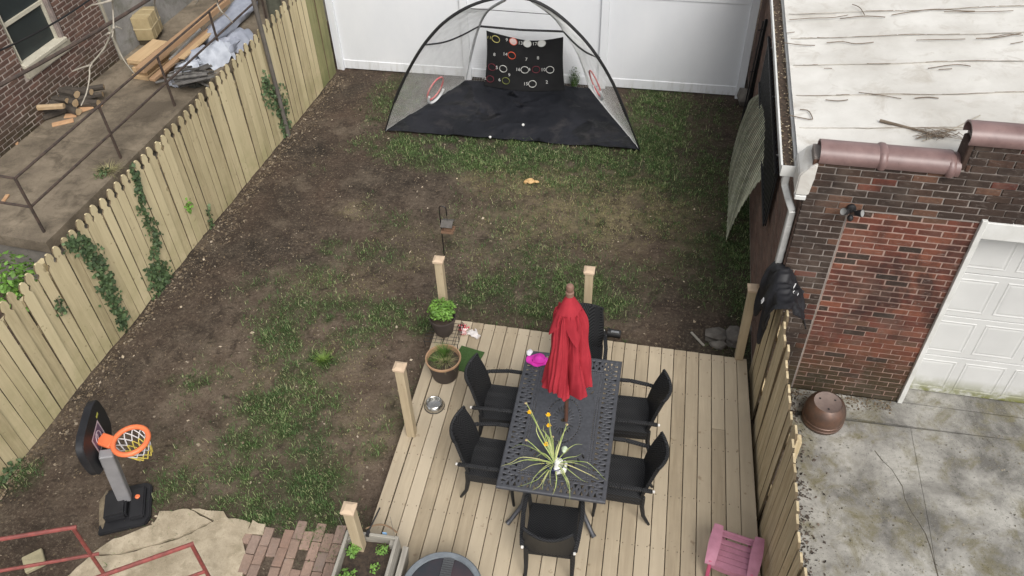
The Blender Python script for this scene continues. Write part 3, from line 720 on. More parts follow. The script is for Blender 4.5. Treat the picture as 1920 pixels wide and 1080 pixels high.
# ------------------------------------------------------------------ deck
DZ = .2
dk = thing('wooden_deck', 'pale pine plank deck under the patio dining set', 'deck', (0, 4.6, 0))
fy = lambda x: 6.83 - .036 * (x + 2.0)                     # far edge runs slightly askew
bx0 = G(1334, 652.2, DZ).x; sp = .1443
edges = [bx0 - sp * k for k in range(30)]; edges = [e for e in edges if e > -2.25] + [bx0 + sp, bx0 + 2 * sp]
edges = sorted(edges); left_edge = -2.315
if edges[0] - left_edge > .17: edges = [edges[0] - sp] + edges
edges = [left_edge] + edges; ZN = 2.55
def board(x0, x1, y0, y1, tapers=None):
    q = B(); g_ = .0075; jz = random.uniform(-.0015, .0015)
    c_ = [(x0 + g_ / 2, y0), (x1 - g_ / 2, y0), (x1 - g_ / 2, y1 - .036 * 0), (x0 + g_ / 2, y1)]
    if tapers: c_ = tapers
    lo = [q.bm.verts.new((p[0], p[1] - 4.6, DZ - .03)) for p in c_]; hi = [q.bm.verts.new((p[0], p[1] - 4.6, DZ + jz)) for p in c_]
    q.bm.faces.new(hi); q.bm.faces.new(lo[::-1])
    for k in range(4): q.bm.faces.new((lo[k], lo[(k + 1) % 4], hi[(k + 1) % 4], hi[k]))
    bmesh.ops.bevel(q.bm, geom=q.bm.edges[:], offset=.0035, segments=1, affect='EDGES')
    o_ = q.build('deck_board', M_deck, dk); return o_
jb = G(1347, 805, DZ)
for x0, x1 in zip(edges[:-1], edges[1:]):
    yt = fy((x0 + x1) / 2)
    if x0 < -2.3: board(x0, x1 - .006, ZN, yt)
    elif x0 < jb.x < x1: board(x0, x1, ZN, jb.y - .003); board(x0, x1, jb.y + .003, yt)
    else:
        jy_ = random.uniform(2.7, 3.3); board(x0, x1, ZN, yt)
xe = edges[-1]; board(0, 0, 0, 0, [(xe + .002, ZN), (1.475, ZN), (1.40, fy(xe)), (xe + .002, fy(xe))])
q = B()
for x in (left_edge + .03, -1.0, .2, 1.36): q.box((x, (ZN + 6.7) / 2 - 4.6, .085), (.04, 6.62 - ZN, .165))
for y in (2.62, 3.45, 4.15, 4.75, 5.4, 6.1, 6.66): q.box((-.45, y - 4.6, .08), (3.6, .04, .15))
q.build('joist_frame', M_post, dk)
q = B()   # screw heads in rows over the joists
for y in (2.75, 3.45, 4.15, 4.75, 5.4, 6.1, 6.66):
    for x0, x1 in zip(edges[:-1], edges[1:]):
        for x in (x0 + .028, x1 - .028):
            q.box((x + random.uniform(-.006, .006), y - 4.6 + random.uniform(-.012, .012) - .03 * x, DZ + .0015), (.009, .009, .003), (0, 0, random.uniform(0, 1.5)))
M_screw = M('screw_head', (.12, .09, .06), .7); tag(q.build('screw_heads', M_screw, dk), kind='stuff')
# posts
def post(x, y, base, top, lab, lean=(0, 0)):
    t = thing('deck_post', lab, 'post', (x, y, base), 0, 'square posts round the deck'); h = top - base
    q = B(); q.box((0, 0, h / 2 - .02), (.092, .092, h - .04), bev=.005); q.build('shaft', M_post, t)
    q = B(); s_ = .062
    for r0, z0 in ((.052, h - .055), ):
        q.box((0, 0, h - .03), (.118, .118, .03), bev=.004)
    v = [q.bm.verts.new((a * s_, c_ * s_, h - .0145)) for a, c_ in ((-1, -1), (1, -1), (1, 1), (-1, 1))]; u = [q.bm.verts.new((a * .03, c_ * .03, h + .002)) for a, c_ in ((-1, -1), (1, -1), (1, 1), (-1, 1))]
    for k in range(4): q.bm.faces.new((v[k], v[(k + 1) % 4], u[(k + 1) % 4], u[k]))
    q.bm.faces.new(u); q.build('cap', M_cap, t); t.rotation_euler = (lean[0], lean[1], random.uniform(-.02, .02)); return t
p = G(822, 484, 1.27); post(p.x, p.y, -.02, 1.27, 'square deck post with tan cap behind the leafy potted plant')
p = G(1105, 506, 1.30); post(p.x, p.y + .02, -.02, 1.30, 'square deck post with tan cap beside the red umbrella')
p = G(1410, 537, 1.33); post(1.31, 6.72, DZ, 1.34, 'square deck post with tan cap beside the black cover', (0, -.02))
p = G(746, 688, 1.33); post(p.x + .01, 5.07, DZ, 1.33, 'square deck post with tan cap at the deck edge near the steel bowl')
p = G(653, 951, 1.25); post(p.x, p.y, -.02, 1.25, 'square deck post with tan cap behind the wooden planter box')
# fence between deck and drive
rf = thing('plank_fence', 'grainy upright plank fence between the deck and the concrete drive', 'fence', (1.475, 2.4, 0), math.atan2(-.0, 1))
RM = [picket_mesh(.150, 1.9, 'dog', M_picket_r, 40 + i, .02) for i in range(5)]
y = 0.0; k = 0
while y < 4.28:
    yy = 2.4 + y; top = np.interp(yy, [2.4, 3.4, 4.1, 5.0, 6.0, 6.8], [1.5, 1.56, 1.64, 1.68, 1.76, 1.76]) + random.uniform(-.022, .022)
    x_ = -.012 * y / 4.3 + (0.03 if k % 9 in (6,) else 0) + random.uniform(-.004, .004)
    link('plank', RM[k % 5], None, rf, (x_, y + .07, top - 1.9), (random.uniform(-.012, .012), random.uniform(-.006, .008), random.uniform(-.025, .025)))
    y += .1435; k += 1
for zz in (.4, 1.25):
    q = B(); q.box((.05, 2.1, zz), (.04, 4.2, .09)); q.build('fence_rail', M_picket_r, rf)
for yv in (.3, 2.3, 4.1):
    q = B(); q.box((.105, yv, .72), (.07, .09, 1.4)); q.build('fence_post', M_picket_r, rf)

# ------------------------------------------------------------------ cast metal table (holes cut out of a fine grid)
TX0, TX1, TY0, TY1, TT = -1.045, -.03, 4.10, 5.815, .93; TCX, TCY = (TX0 + TX1) / 2, (TY0 + TY1) / 2
tb = thing('patio_table', 'dark grey cast metal dining table with pierced patterned top', 'table', (TCX, TCY, DZ), math.radians(-.6))
W_, L_t = TX1 - TX0, TY1 - TY0; cs = .0055
nx_, ny_ = int(W_ / cs), int(L_t / cs)
gx = (np.arange(nx_) + .5) / nx_ * W_ - W_ / 2; gy = (np.arange(ny_) + .5) / ny_ * L_t - L_t / 2
U_, V_ = np.meshgrid(gx, gy, indexing='ij')
dE = np.minimum(W_ / 2 - np.abs(U_), L_t / 2 - np.abs(V_))          # distance from the rim
alongx = (W_ / 2 - np.abs(U_)) > (L_t / 2 - np.abs(V_))             # nearest rim is a short end
a_ = np.where(alongx, U_, V_)                                      # coordinate along the rim
hole = np.zeros_like(U_, bool)
P1 = .062; ph_ = np.abs((a_ / P1) % 1.0 - .5) * 2                    # 0 centre, 1 cell edge
v1 = (dE - .035) / .125                                             # outer border band 35..160 mm
inb = (v1 > 0) & (v1 < 1)
hole |= inb & (v1 > .03) & (v1 < .46) & (ph_ < .62 * (1 - v1 / .47)) & (ph_ < .6)               # outer triangles
hole |= inb & (v1 > .54) & (v1 < .97) & (ph_ < .64 * ((v1 - .53) / .45))                         # inner triangles
hole |= inb & ((1 - ph_) * .50 + np.abs(v1 - .5) * .95 < .16)                                     # diamonds between
q1 = (dE - .172) / .05                                              # double row of small holes 172..222 mm
hole |= (q1 > 0) & (q1 < 1) & ((np.abs((a_ / .022) % 1 - .5) ** 2 + np.abs((q1 * 2.0) % 1 - .5) ** 2) < .085)
inner = dE > .245
for cyy, sy in ((.0, 1.0),):
    th_ = np.arctan2(V_ * .62, U_); rr_ = np.hypot(U_, V_ * .62)
    for r0_, n_, wd2, ln in ((.085, 24, .30, .034), (.345, 44, .34, .026)):
        pa = np.abs((th_ / (2 * math.pi) * n_) % 1 - .5) * 2; hole |= inner & (np.abs(rr_ - r0_) < ln) & (pa < wd2 * (1 - (np.abs(rr_ - r0_) / ln) ** 2))
    pc = ((np.abs((th_ / (2 * math.pi) * 48) % 1 - .5) ** 2) < .06) & (np.abs((rr_ / .026) % 1 - .5) < .28) & (rr_ > .15) & (rr_ < .19); hole |= pc & inner
hole |= (np.hypot(U_, V_) < .025)
keep = ~hole
vi = np.arange((nx_ + 1) * (ny_ + 1)).reshape(nx_ + 1, ny_ + 1)
gxe = np.linspace(-W_ / 2, W_ / 2, nx_ + 1); gye = np.linspace(-L_t / 2, L_t / 2, ny_ + 1); XX, YY = np.meshgrid(gxe, gye, indexing='ij')
dEe = np.minimum(W_ / 2 - np.abs(XX), L_t / 2 - np.abs(YY)); zt = (TT - DZ) - .006 * np.clip(1 - dEe / .012, 0, 1)
NV = vi.size; th_t = .016
Vt = np.concatenate([np.stack([XX, YY, zt], -1).reshape(-1, 3), np.stack([XX, YY, zt - th_t], -1).reshape(-1, 3)])
ii, jj = np.nonzero(keep)
Ft = [np.stack([vi[ii, jj], vi[ii + 1, jj], vi[ii + 1, jj + 1], vi[ii, jj + 1]], -1)]
kp = np.pad(keep, 1)
for di, dj, e0, e1 in ((1, 0, (1, 0), (1, 1)), (-1, 0, (0, 1), (0, 0)), (0, 1, (1, 1), (0, 1)), (0, -1, (0, 0), (1, 0))):
    m_ = keep & ~kp[1 + di:1 + di + nx_, 1 + dj:1 + dj + ny_]; i2, j2 = np.nonzero(m_)
    a0 = vi[i2 + e0[0], j2 + e0[1]]; a1 = vi[i2 + e1[0], j2 + e1[1]]
    Ft.append(np.stack([a1, a0, a0 + NV, a1 + NV], -1))
M_cast = M('dark_grey_cast_metal', (.085, .087, .096), .45, (.06, .062, .069), 30, metal=.3, spec=.45)
me = np_mesh('table_top', Vt, np.concatenate(Ft), M_cast); link('table_top', me, None, tb)
q = B(); rim = TT - DZ - .012
for sx in (-1, 1): q.box((sx * (W_ / 2 - .008), 0, rim - .012), (.014, L_t - .004, .03), bev=.004)
for sy in (-1, 1): q.box((0, sy * (L_t / 2 - .008), rim - .0125), (W_ - .032, .014, .029), bev=.004)
q.build('rim', M_cast, tb)
for sx in (-1, 1):
    for sy in (-1, 1):
        q = B(); q.tube([(sx * .33, sy * .70, rim - .02), (sx * .34, sy * .71, .56), (sx * .27, sy * .62, .34), (sx * .30, sy * .66, .16), (sx * .40, sy * .78, .045), (sx * .43, sy * .815, .026)], [.022, .024, .026, .024, .022, .026], 10); q.build('leg', M_cast, tb, smooth=True)
q = B(); q.beam((-.28, -.64, .33), (.28, .64, .33), .03, .02); q.beam((.28, -.64, .315), (-.28, .64, .315), .03, .02); q.build('stretcher', M_cast, tb)

# ------------------------------------------------------------------ wicker chairs
def wicker(name):
    t = NT(name); co = t.coord('Object', rnd=False); sx = t.node('ShaderNodeSeparateXYZ'); t.l.new(co, sx.inputs[0])
    zig = t.math('PINGPONG', sx.outputs['X'], .06); s_ = t.math('ADD', t.math('ADD', sx.outputs['Y'], zig), sx.outputs['Z'])
    wv = t.math('SINE', t.math('MULTIPLY', s_, 240.0)); fine = t.math('SINE', t.math('MULTIPLY', sx.outputs['X'], 900.0))
    h = t.math('ADD', t.ramp(wv, -1, 1), t.math('MULTIPLY', fine, .25)); c = t.mix(t.ramp(wv, -1, 1), (.003, .003, .0035), (.036, .037, .039))
    t.bump(h, .9, .004); return t.fin(c, .5, 0, .25)
M_wick = wicker('black_woven_wicker'); M_tip = M('white_end_cap', (.72, .70, .66), .5)
def make_chair():
    t = thing('wicker_armchair', 'x', 'chair', group='black wicker armchairs round the table')   # front is +Y
    q = B(); q.box((0, .01, .425), (.46, .47, .05), bev=.014, seg=2)
    q.build('seat', M_wick, t, smooth=True)
    q = B()
    for a, c_ in (((-.215, -.21), (-.215, .225)), ((.215, -.21), (.215, .225)), ((-.215, .225), (.215, .225)), ((-.215, -.21), (.215, -.21))): q.beam((*a, .365), (*c_, .365), .03, .075, .006)
    q.build('apron', M_wick, t)
    q = B()
    def fb_(u, v):
        s = u * 2 - 1; z = .40 + .53 * v; top = 1 - .0 * s * s
        w_ = .222 + .014 * math.sin(math.pi * min(1, v * 1.1)) - .012 * v ** 3
        lean = -.215 - .115 * v ** 1.3; bow = -.075 * (1 - s * s) * (.35 + .65 * v)
        return Vector((s * w_, lean + bow, z - .018 * (1 - s * s) * v ** 4))
    q.grid(fb_, 15, 12); q.solid(.028); q.build('backrest', M_wick, t, smooth=True, angle=50)
    q = B(); q.tube([fb_(k / 14, 1.0) + Vector((0, .012, .002)) for k in range(15)], .017, 8); q.build('top_rail', M_wick, t, smooth=True)
    for sx in (-1, 1):
        q = B(); pts = [(sx * .235, -.30, .605), (sx * .25, -.2, .632), (sx * .265, 0, .652), (sx * .262, .14, .652), (sx * .248, .225, .636)]
        for p0, p1 in zip(pts[:-1], pts[1:]): q.beam(p0, p1, .042, .026, .006)
        ao = q.build('armrest', M_wick, t, smooth=True, angle=30)
        q = B(); q.box((sx * .232, -.312, .602), (.024, .024, .024), bev=.005); q.build('end_cap', M_tip, ao)
        q = B(); q.tube([(sx * .243, .215, .636), (sx * .232, .218, .42), (sx * .225, .222, .2), (sx * .222, .232, 0)], [.018, .021, .018, .014], 8); q.build('leg', M_wick, t, smooth=True)
        q = B(); q.tube([(sx * .215, -.225, .46), (sx * .214, -.225, .3), (sx * .214, -.25, .14), (sx * .216, -.315, 0)], [.021, .024, .02, .014], 8); q.build('leg', M_wick, t, smooth=True)
    return t
ch = make_chair()
spots = [(-.50, 3.93, .02, 'black wicker armchair at the table end nearest the potted daffodils'),
         (.085, 4.60, math.pi / 2 - .03, 'black wicker armchair on the drive side of the table, daffodil end'),
         (.085, 5.36, math.pi / 2 + .02, 'black wicker armchair on the drive side of the table, yard end'),
         (-1.185, 5.30, -math.pi / 2 + .0, 'black wicker armchair on the steel bowl side of the table, yard end'),
         (-1.175, 4.60, -math.pi / 2 - .02, 'black wicker armchair on the steel bowl side of the table, daffodil end'),
         (-.475, 6.02, math.pi + .05, 'black wicker armchair at the table end toward the yard, behind the red umbrella')]
for k, (x, y, rz, lab) in enumerate(spots):
    if k == 0: ch.location = (x, y, DZ); ch.rotation_euler = (0, 0, rz); ch['label'] = lab
    else: dup(ch, (x, y, DZ), rz, lab)

# ------------------------------------------------------------------ closed umbrella
UP = Vector((TCX + .03, TCY - .06 + .055, 0))
M_red = NT('red_umbrella_canvas')
def _red():
    t = M_red; co = t.coord('Object', (1, 1, .35)); n = t.noise(co, 9, 6, .65); c = t.mix(t.ramp(n, .35, .65), (.28, .020, .030), (.39, .032, .045))
    t.bump(t.noise(co, 240, 2), .15, .002); return t.fin(c, .82, 0, .2)
M_red = _red()
M_pole = M('brown_wood_pole', (.12, .055, .035), .5, (.08, .04, .028), 14, stretch=(6, 6, 1))
um = thing('patio_umbrella', 'closed red patio umbrella standing through the middle of the table', 'umbrella', (UP.x, UP.y, DZ))
UT = GY(1063, 533, UP.y).z - DZ       # finial top above the deck
q = B(); q.tube([(0, 0, .05), (0, 0, UT - .10)], .019, 12); q.build('pole', M_pole, um, smooth=True)
q = B(); q.lathe([(0, 0), (.20, 0), (.21, .02), (.19, .05), (.06, .075), (.035, .09), (.035, .22), (.02, .23)], 24); q.build('base', M_cast, um, smooth=True, angle=35)
q = B(); q.lathe([(.02, UT - .14), (.036, UT - .125), (.036, UT - .085), (.024, UT - .078), (.030, UT - .06), (.036, UT - .035), (.028, UT - .01), (.010, UT), (0, UT)], 16); q.build('finial', M('finial_wood', (.27, .15, .11), .5), um, smooth=True)
ZB = GY(1058, 752, UP.y - .12).z - DZ + .13; ZTOP = UT - .13
def fold(th, v, amp, n=8, ph=0):
    # eight gathered panels: sharp creases outward, soft valleys
    s = abs(math.sin(n / 2 * th + ph)); return amp * (s ** .65 - .55)
q = B()
def fc(u, v):
    th = u * 2 * math.pi; z = ZTOP - .16 - (ZTOP - .16 - ZB) * v
    r = np.interp(v, [0, .08, .2, .45, .75, 1], [.085, .105, .115, .130, .158, .185])
    amp = np.interp(v, [0, .08, .3, .7, 1], [.05, .06, .075, .085, .10])
    n1 = fold(th + .22 * math.sin(v * 3) + .16 * math.sin(th * 2 + 1), v, amp, 6, 1.0); n2 = .03 * math.sin(3 * th + 1.3 + 2 * v) * v + .014 * math.sin(13 * th + 4 * v) * (1 - v)
    n2 += .007 * math.sin(23 * th + 5 * v + 2 * math.sin(3 * th)) * (.4 + v) + .008 * math.sin(41 * th - 3 * v) * (1 - v) ** 2 + .018 * math.sin(5 * th + 9 * v) * math.sin(2.2 * v * math.pi) * .5
    rr = max(.03, r + n1 + n2); zz = z - (.035 * math.sin(4 * th + .6) + .02 * math.sin(7 * th)) * (v ** 6)
    return Vector((rr * math.cos(th), rr * math.sin(th), zz))
q.grid(fc, 260, 50, True); q.solid(.004); q.build('canopy', M_red, um, smooth=True, angle=70)
q = B()
def fv(u, v):
    th = u * 2 * math.pi; z = ZTOP - .34 * v
    r = np.interp(v, [0, .15, .5, 1], [.028, .055, .10, .135]); n1 = .055 * v * v * (1 - 1.6 * abs(((th * 4 / math.pi + .35) % 2) - 1))
    tip = .16 * (1 - abs(((th * 4 / math.pi + .35) % 2) - 1) * 2) * v ** 4
    return Vector(((r + n1) * math.cos(th), (r + n1) * math.sin(th), z + tip * -.6 + (.03 * math.sin(2 * th) * v)))
q.grid(fv, 120, 16, True); q.solid(.004); q.build('vent_flap', M_red, um, smooth=True, angle=70)
q = B(); pts = []
for k in range(40):
    a = k / 39 * 4 * math.pi; pts.append((.03 * math.cos(a) + .012 * math.sin(3 * a), -.03 + .03 * math.sin(a), ZB - .05 - .05 * k / 39 + .012 * math.sin(2.3 * a)))
q.tube(pts, .005, 6); q.build('tie_cord', M('pink_cord', (.62, .28, .50), .7), um, smooth=True)

# ------------------------------------------------------------------ daffodils in a pot on the table
M_dleaf = M('daffodil_leaf', (.20, .29, .07), .5, (.40, .42, .17), 12, lo=.38, hi=.62, vary=.25); M_dleaf2 = M('yellowing_daffodil_leaf', (.50, .46, .22), .6, (.32, .36, .12), 6, vary=.2)
M_yel = M('daffodil_yellow', (.78, .52, .02), .55, (.80, .40, .01), 20); M_wilt = M('wilted_petal', (.55, .40, .24), .8, (.42, .28, .15), 15)
dp = G(1040, 868, 1.03); df = thing('potted_daffodils', 'sprawling potted daffodils with drooping leaves on the table', 'potted plant', (dp.x, dp.y, TT))
M_navy = M('navy_pot_glaze', (.012, .015, .05), .25, (.02, .022, .07), 4)
q = B(); q.lathe([(0, 0.001), (.06, .001), (.08, .05), (.088, .10), (.094, .105), (.085, .11), (.078, .09), (0, .088)], 24); q.build('pot', M_navy, df, smooth=True, angle=40)
def strip(path, w0, m, name, par, fold_=.25):
    q = B(); vs = []; N = len(path)
    for i, p_ in enumerate(path):
        p_ = Vector(p_); t_ = (Vector(path[min(i + 1, N - 1)]) - Vector(path[max(i - 1, 0)])).normalized(); s_ = t_.cross(Vector((0, 0, 1)))
        if s_.length < .05: s_ = Vector((1, 0, 0))
        s_.normalize(); nn = s_.cross(t_); u = i / (N - 1); wv = w0 * (min(1, .5 + u * 2) * (1 - u ** 3 * .85))
        vs.append([q.bm.verts.new(p_ + s_ * wv), q.bm.verts.new(p_ - nn * wv * fold_), q.bm.verts.new(p_ - s_ * wv)])
    for a, c_ in zip(vs[:-1], vs[1:]):
        for k in (0, 1): q.bm.faces.new((a[k], a[k + 1], c_[k + 1], c_[k]))
    return q.build(name, m, par, smooth=True)
def leafpath(az_, reach, rise, droop, n=9, kink=0):
    out = []
    for i in range(n):
        u = i / (n - 1); r_ = .02 + reach * (u ** .9); z = .09 + rise * math.sin(min(1, u * 1.25) * math.pi * .5) - droop * u ** 2.2
        a = az_ + kink * u * u; out.append((r_ * math.cos(a), r_ * math.sin(a), max(.006, z)))
    return out
def leaf_to(px, py, z, rise=.10, w=.006, m=None):
    e = G(px, py, TT + z) - Vector((dp.x, dp.y, TT)); az_ = math.atan2(e.y, e.x); reach = math.hypot(e.x, e.y); n = 14; out = []; kb = random.uniform(-.16, .16); ku = random.uniform(.55, .9); kk = random.uniform(-.9, .9); kd = random.choice([0, .1, .3])
    for i in range(n):
        u = i / (n - 1); zz = .09 + (z - .09) * u + rise * 4 * u * (1 - u) * (1 - .3 * u)
        r_ = .015 + reach * (u * .92 + .08 * u * u); aa = az_ + kb * math.sin(u * 3.14) + (kk * (u - ku) if u > ku else 0); zk = -(u - ku) * kd if u > ku else 0; out.append((r_ * math.cos(aa), r_ * math.sin(aa), max(.008, zz + zk)))
    strip(out, w, m or (M_dleaf if random.random() < .68 else M_dleaf2), 'leaf', df)
for (px, py, z) in [(945, 860, .02), (953, 876, .03), (978, 880, .03), (962, 834, .06), (990, 838, .09), (993, 910, .02), (992, 932, .005), (1008, 922, .01), (1015, 915, .01), (1065, 922, .005), (1082, 932, .005), (1062, 905, .02), (1098, 905, .01), (1120, 897, .01), (1105, 880, .03), (1135, 872, .02), (1086, 832, .10), (1072, 850, .1), (1030, 905, .03), (985, 865, .06), (1095, 860, .05), (1010, 850, .14), (1066, 800, .22), (1058, 815, .2), (1000, 893, .02), (1048, 925, .01)]:
    leaf_to(px, py, z, random.uniform(.03, .08), random.uniform(.0035, .0056))
for (px, py, z) in [(1003, 790, .30), (1012, 800, .26), (1020, 805, .27), (1028, 800, .26), (1046, 822, .2), (1050, 830, .18)]:
    leaf_to(px, py, z, .03, .0055, M_dleaf)
def flower(px, py, z, wil=False):
    e = G(px, py, TT + z) - Vector((dp.x, dp.y, TT)); q = B()
    q.tube([(0, 0, .08), (e.x * .35, e.y * .35, z * .62), (e.x * .8, e.y * .8, z * .94), (e.x, e.y, z)], .004, 6); fo = q.build('flower_stem', M_dleaf, df, smooth=True)
    q = B(); m = M_wilt if wil else M_yel
    for k in range(6):
        a = k * math.pi / 3; r_ = .026 if not wil else .018
        c0 = Vector((e.x, e.y, z)); d_ = Vector((math.cos(a), math.sin(a), .15 if not wil else -.6)).normalized(); s_ = Vector((-math.sin(a), math.cos(a), 0))
        vs = [q.bm.verts.new(c0), q.bm.verts.new(c0 + d_ * r_ * .55 + s_ * r_ * .38), q.bm.verts.new(c0 + d_ * r_ * 1.05), q.bm.verts.new(c0 + d_ * r_ * .55 - s_ * r_ * .38)]; q.bm.faces.new(vs)
    if not wil: q.lathe([(.006, 0), (.009, .012), (.014, .02), (.012, .021), (.006, .008), (0, .004)], 10, c0)
    q.build('flower', m, fo)
for f_ in [(993, 773, .34), (1028, 778, .33), (1029, 798, .28), (1024, 833, .20)]: flower(*f_)
for f_ in [(987, 824, .16), (1063, 795, .28), (1036, 818, .22), (986, 755, .38)]: flower(*f_, True)
q = B(); c0 = G(1052, 875, TT + .07) - Vector((dp.x, dp.y, TT)); q.blob(c0, (.06, .065, .045), 3, .4, 5); q.build('foil_wrap', M('white_paper_wrap', (.78, .78, .74), .6, (.6, .6, .56), 10), df, smooth=True)
q = B(); c0 = G(1058, 842, TT + .12) - Vector((dp.x, dp.y, TT)); q.blob(c0, (.03, .03, .02), 2, .35, 8); q.build('pale_bud', M('pale_green_bud', (.5, .58, .42), .6), df, smooth=True)
# pink cap and tissue on the table
hp = G(1008, 672, TT + .03); hat = thing('pink_sun_hat', 'crumpled magenta pink child hat lying on the table corner', 'hat', (hp.x, hp.y, TT))
M_pink = M('magenta_cloth', (.70, .04, .42), .75, (.55, .03, .33), 14)
q = B(); q.blob((.015, .0, .034), (.075, .055, .034), 3, .28, 3); q.build('crown', M_pink, hat, smooth=True)
q = B()
def fh(u, v):
    a = u * 2 * math.pi; r_ = .05 + .055 * v; return Vector((r_ * 1.15 * math.cos(a), -.012 + r_ * .8 * math.sin(a), .012 + .010 * math.sin(5 * a) * v + .004))
q.grid(fh, 40, 5, True); q.solid(.003); q.build('brim', M_pink, hat, smooth=True)
tp = G(993, 661, TT + .01); ti = B(); ti.blob((0, 0, .012), (.035, .045, .012), 2, .35, 4); to = ti.build('tissue', M('white_tissue', (.8, .78, .82), .8), None, smooth=True, loc=(tp.x, tp.y, TT)); tag(to, 'white crumpled tissue beside the pink hat on the table', 'tissue')
# ------------------------------------------------------------------ things on the deck
M_potdark = M('dark_brown_pot', (.045, .035, .032), .6, (.07, .055, .048), 7); M_potrim = M('terracotta_rim', (.42, .26, .15), .7, (.33, .2, .12), 9); M_potsoil = M('potting_soil', (.03, .022, .017), .95, (.07, .05, .035), 25, bump=.8, bsc=80)
def pot(t, r, h, rimm=None):
    q = B(); q.lathe([(0, .001), (r * .66, .001), (r * .72, .02), (r * .95, h - .05)], 36); q.build('pot_body', M_potdark, t, smooth=True, angle=40)
    q = B(); q.lathe([(r * .94, h - .055), (r * .99, h - .05), (r * 1.02, h - .03)], 36); q.build('pot_collar', M_potdark, t, smooth=True); q = B(); q.lathe([(r * 1.015, h - .032), (r * 1.04, h - .012), (r * 1.02, h), (r * .955, h), (r * .93, h - .02), (r * .90, h - .06)], 36); q.build('pot_rim', rimm or M_potdark, t, smooth=True, angle=45)
    q = B(); q.lathe([(r * .9, h - .06), (r * .5, h - .05), (0, h - .045)], 24); q.build('soil', M_potsoil, t, smooth=True)
def leaf_cloud(name, par, c, rad, n, m, size, seed=0, flat=.5, lobes=False, stuff=True):
    """many small folded leaves spread through an ellipsoid"""
    r_ = np.random.default_rng(seed); V = []; F = []
    for i in range(n):
        d = r_.normal(size=3); d /= np.linalg.norm(d); rr = r_.random() ** .45; p = np.array(c) + d * rr * np.array(rad)
        if p[2] < .004: p[2] = .004 + r_.random() * .02
        nrm = d * .7 + np.array([0, 0, .9]) + r_.normal(size=3) * .45; nrm /= np.linalg.norm(nrm)
        t1 = np.cross(nrm, r_.normal(size=3)); t1 /= np.linalg.norm(t1); t2 = np.cross(nrm, t1); s = size * r_.uniform(.6, 1.25); k = len(V)
        V += [p - t1 * s, p - nrm * s * .18 + t2 * s * flat - t1 * s * .1, p + t1 * s, p - nrm * s * .18 - t2 * s * flat - t1 * s * .1, p + nrm * s * .05]
        F += [(k, k + 1, k + 4), (k + 1, k + 2, k + 4), (k + 2, k + 3, k + 4), (k + 3, k, k + 4)]
    o_ = link(name, np_mesh(name, np.array(V), np.array(F), m), None, par)
    if stuff: tag(o_, kind='stuff')
    return o_
def stems(name, par, c, n, h, spread, m, r=.004, seed=0):
    rr = random.Random(seed); q = B()
    for i in range(n):
        a = rr.uniform(0, 6.28); s = rr.uniform(.3, 1) * spread; q.tube([(c[0], c[1], c[2]), (c[0] + s * .4 * math.cos(a), c[1] + s * .4 * math.sin(a), c[2] + h * .55), (c[0] + s * math.cos(a), c[1] + s * math.sin(a), c[2] + h * rr.uniform(.8, 1))], r, 5)
    return q.build(name, m, par)
# leafy pot on its wire stand
ps = thing('wire_plant_stand', 'black wire grid plant stand with an arched end under the leafy pot', 'plant stand', (G(832, 622, DZ + .12).x, G(832, 622, DZ + .12).y, DZ))
M_wire = M('black_wire', (.012, .011, .011), .5)
q = B()
for k in range(7):
    q.tube([(-.21 + k * .07, -.17, .10), (-.21 + k * .07, .17, .10)], .003, 5); q.tube([(-.21, -.17 + k * .0567, .103), (.21, -.17 + k * .0567, .103)], .003, 5)
q.build('grid_shelf', M_wire, ps)
for a, c_ in ((-.2, -.16), (.2, -.16), (.2, .16), (-.2, .16)):
    q = B(); q.tube([(a, c_, .10), (a, c_, .0)], .005, 6); q.build('leg', M_wire, ps)
q = B(); q.tube([(.215, -.12, .10)] + [(.215, -.12 * math.cos(t_ * math.pi / 10), .14 + .12 * math.sin(t_ * math.pi / 10)) for t_ in range(11)] + [(.215, .12, .10)], .005, 6); q.tube([(.215, 0, .10), (.215, 0, .26)], .004, 6); q.build('arch', M_wire, ps)
p1 = thing('leafy_potted_plant', 'bushy bright green leafy plant in a dark pot at the deck corner', 'potted plant', (ps.location.x, ps.location.y + .02, DZ + .106))
pot(p1, .155, .26); stems('stems', p1, (0, 0, .21), 14, .20, .13, M_stem, .004, 3)
leaf_cloud('foliage', p1, (0, 0, .37), (.17, .165, .13), 620, M_leaf_bright, .026, 4, .45)
# grass pot
gp = G(831, 672, DZ + .30); p2 = thing('grassy_potted_plant', 'tufts of thin green grass in a wide dark pot with terracotta rim', 'potted plant', (gp.x, gp.y, DZ))
pot(p2, .198, .32, M_potrim)
def tuft(name, par, c, n, h, spread, m, wid=.0022, seed=0, droop=.3):
    r_ = np.random.default_rng(seed); V = []; F = []
    for i in range(n):
        a = r_.uniform(0, 6.283); s = spread * r_.random() ** .6; b0 = np.array(c) + np.array([math.cos(a), math.sin(a), 0]) * s * .35; hh = h * r_.uniform(.5, 1.1); out = np.array([math.cos(a), math.sin(a), 0]); out = out * math.cos(.6) + np.array([r_.normal(), r_.normal(), 0]) * .25
        pr = np.array([-math.sin(a), math.cos(a), 0]); k = len(V)
        for u in (0, .5, 1.0):
            p_ = b0 + out * s * u ** 1.5 + np.array([0, 0, hh * (u - droop * u * u)]); w_ = wid * (1 - u * .85); V += [p_ + pr * w_, p_ - pr * w_]
        F += [(k, k + 1, k + 3, k + 2), (k + 2, k + 3, k + 5, k + 4)]
    return tag(link(name, np_mesh(name, np.array(V), np.array(F), m), None, par), kind='stuff')
M_gblade = M('green_grass_blade', (.10, .19, .035), .6, (.065, .13, .025), 12, isl=.4, kind='World'); M_straw = M('dry_straw', (.36, .33, .17), .8, (.25, .23, .11), 12, isl=.4, kind='World')
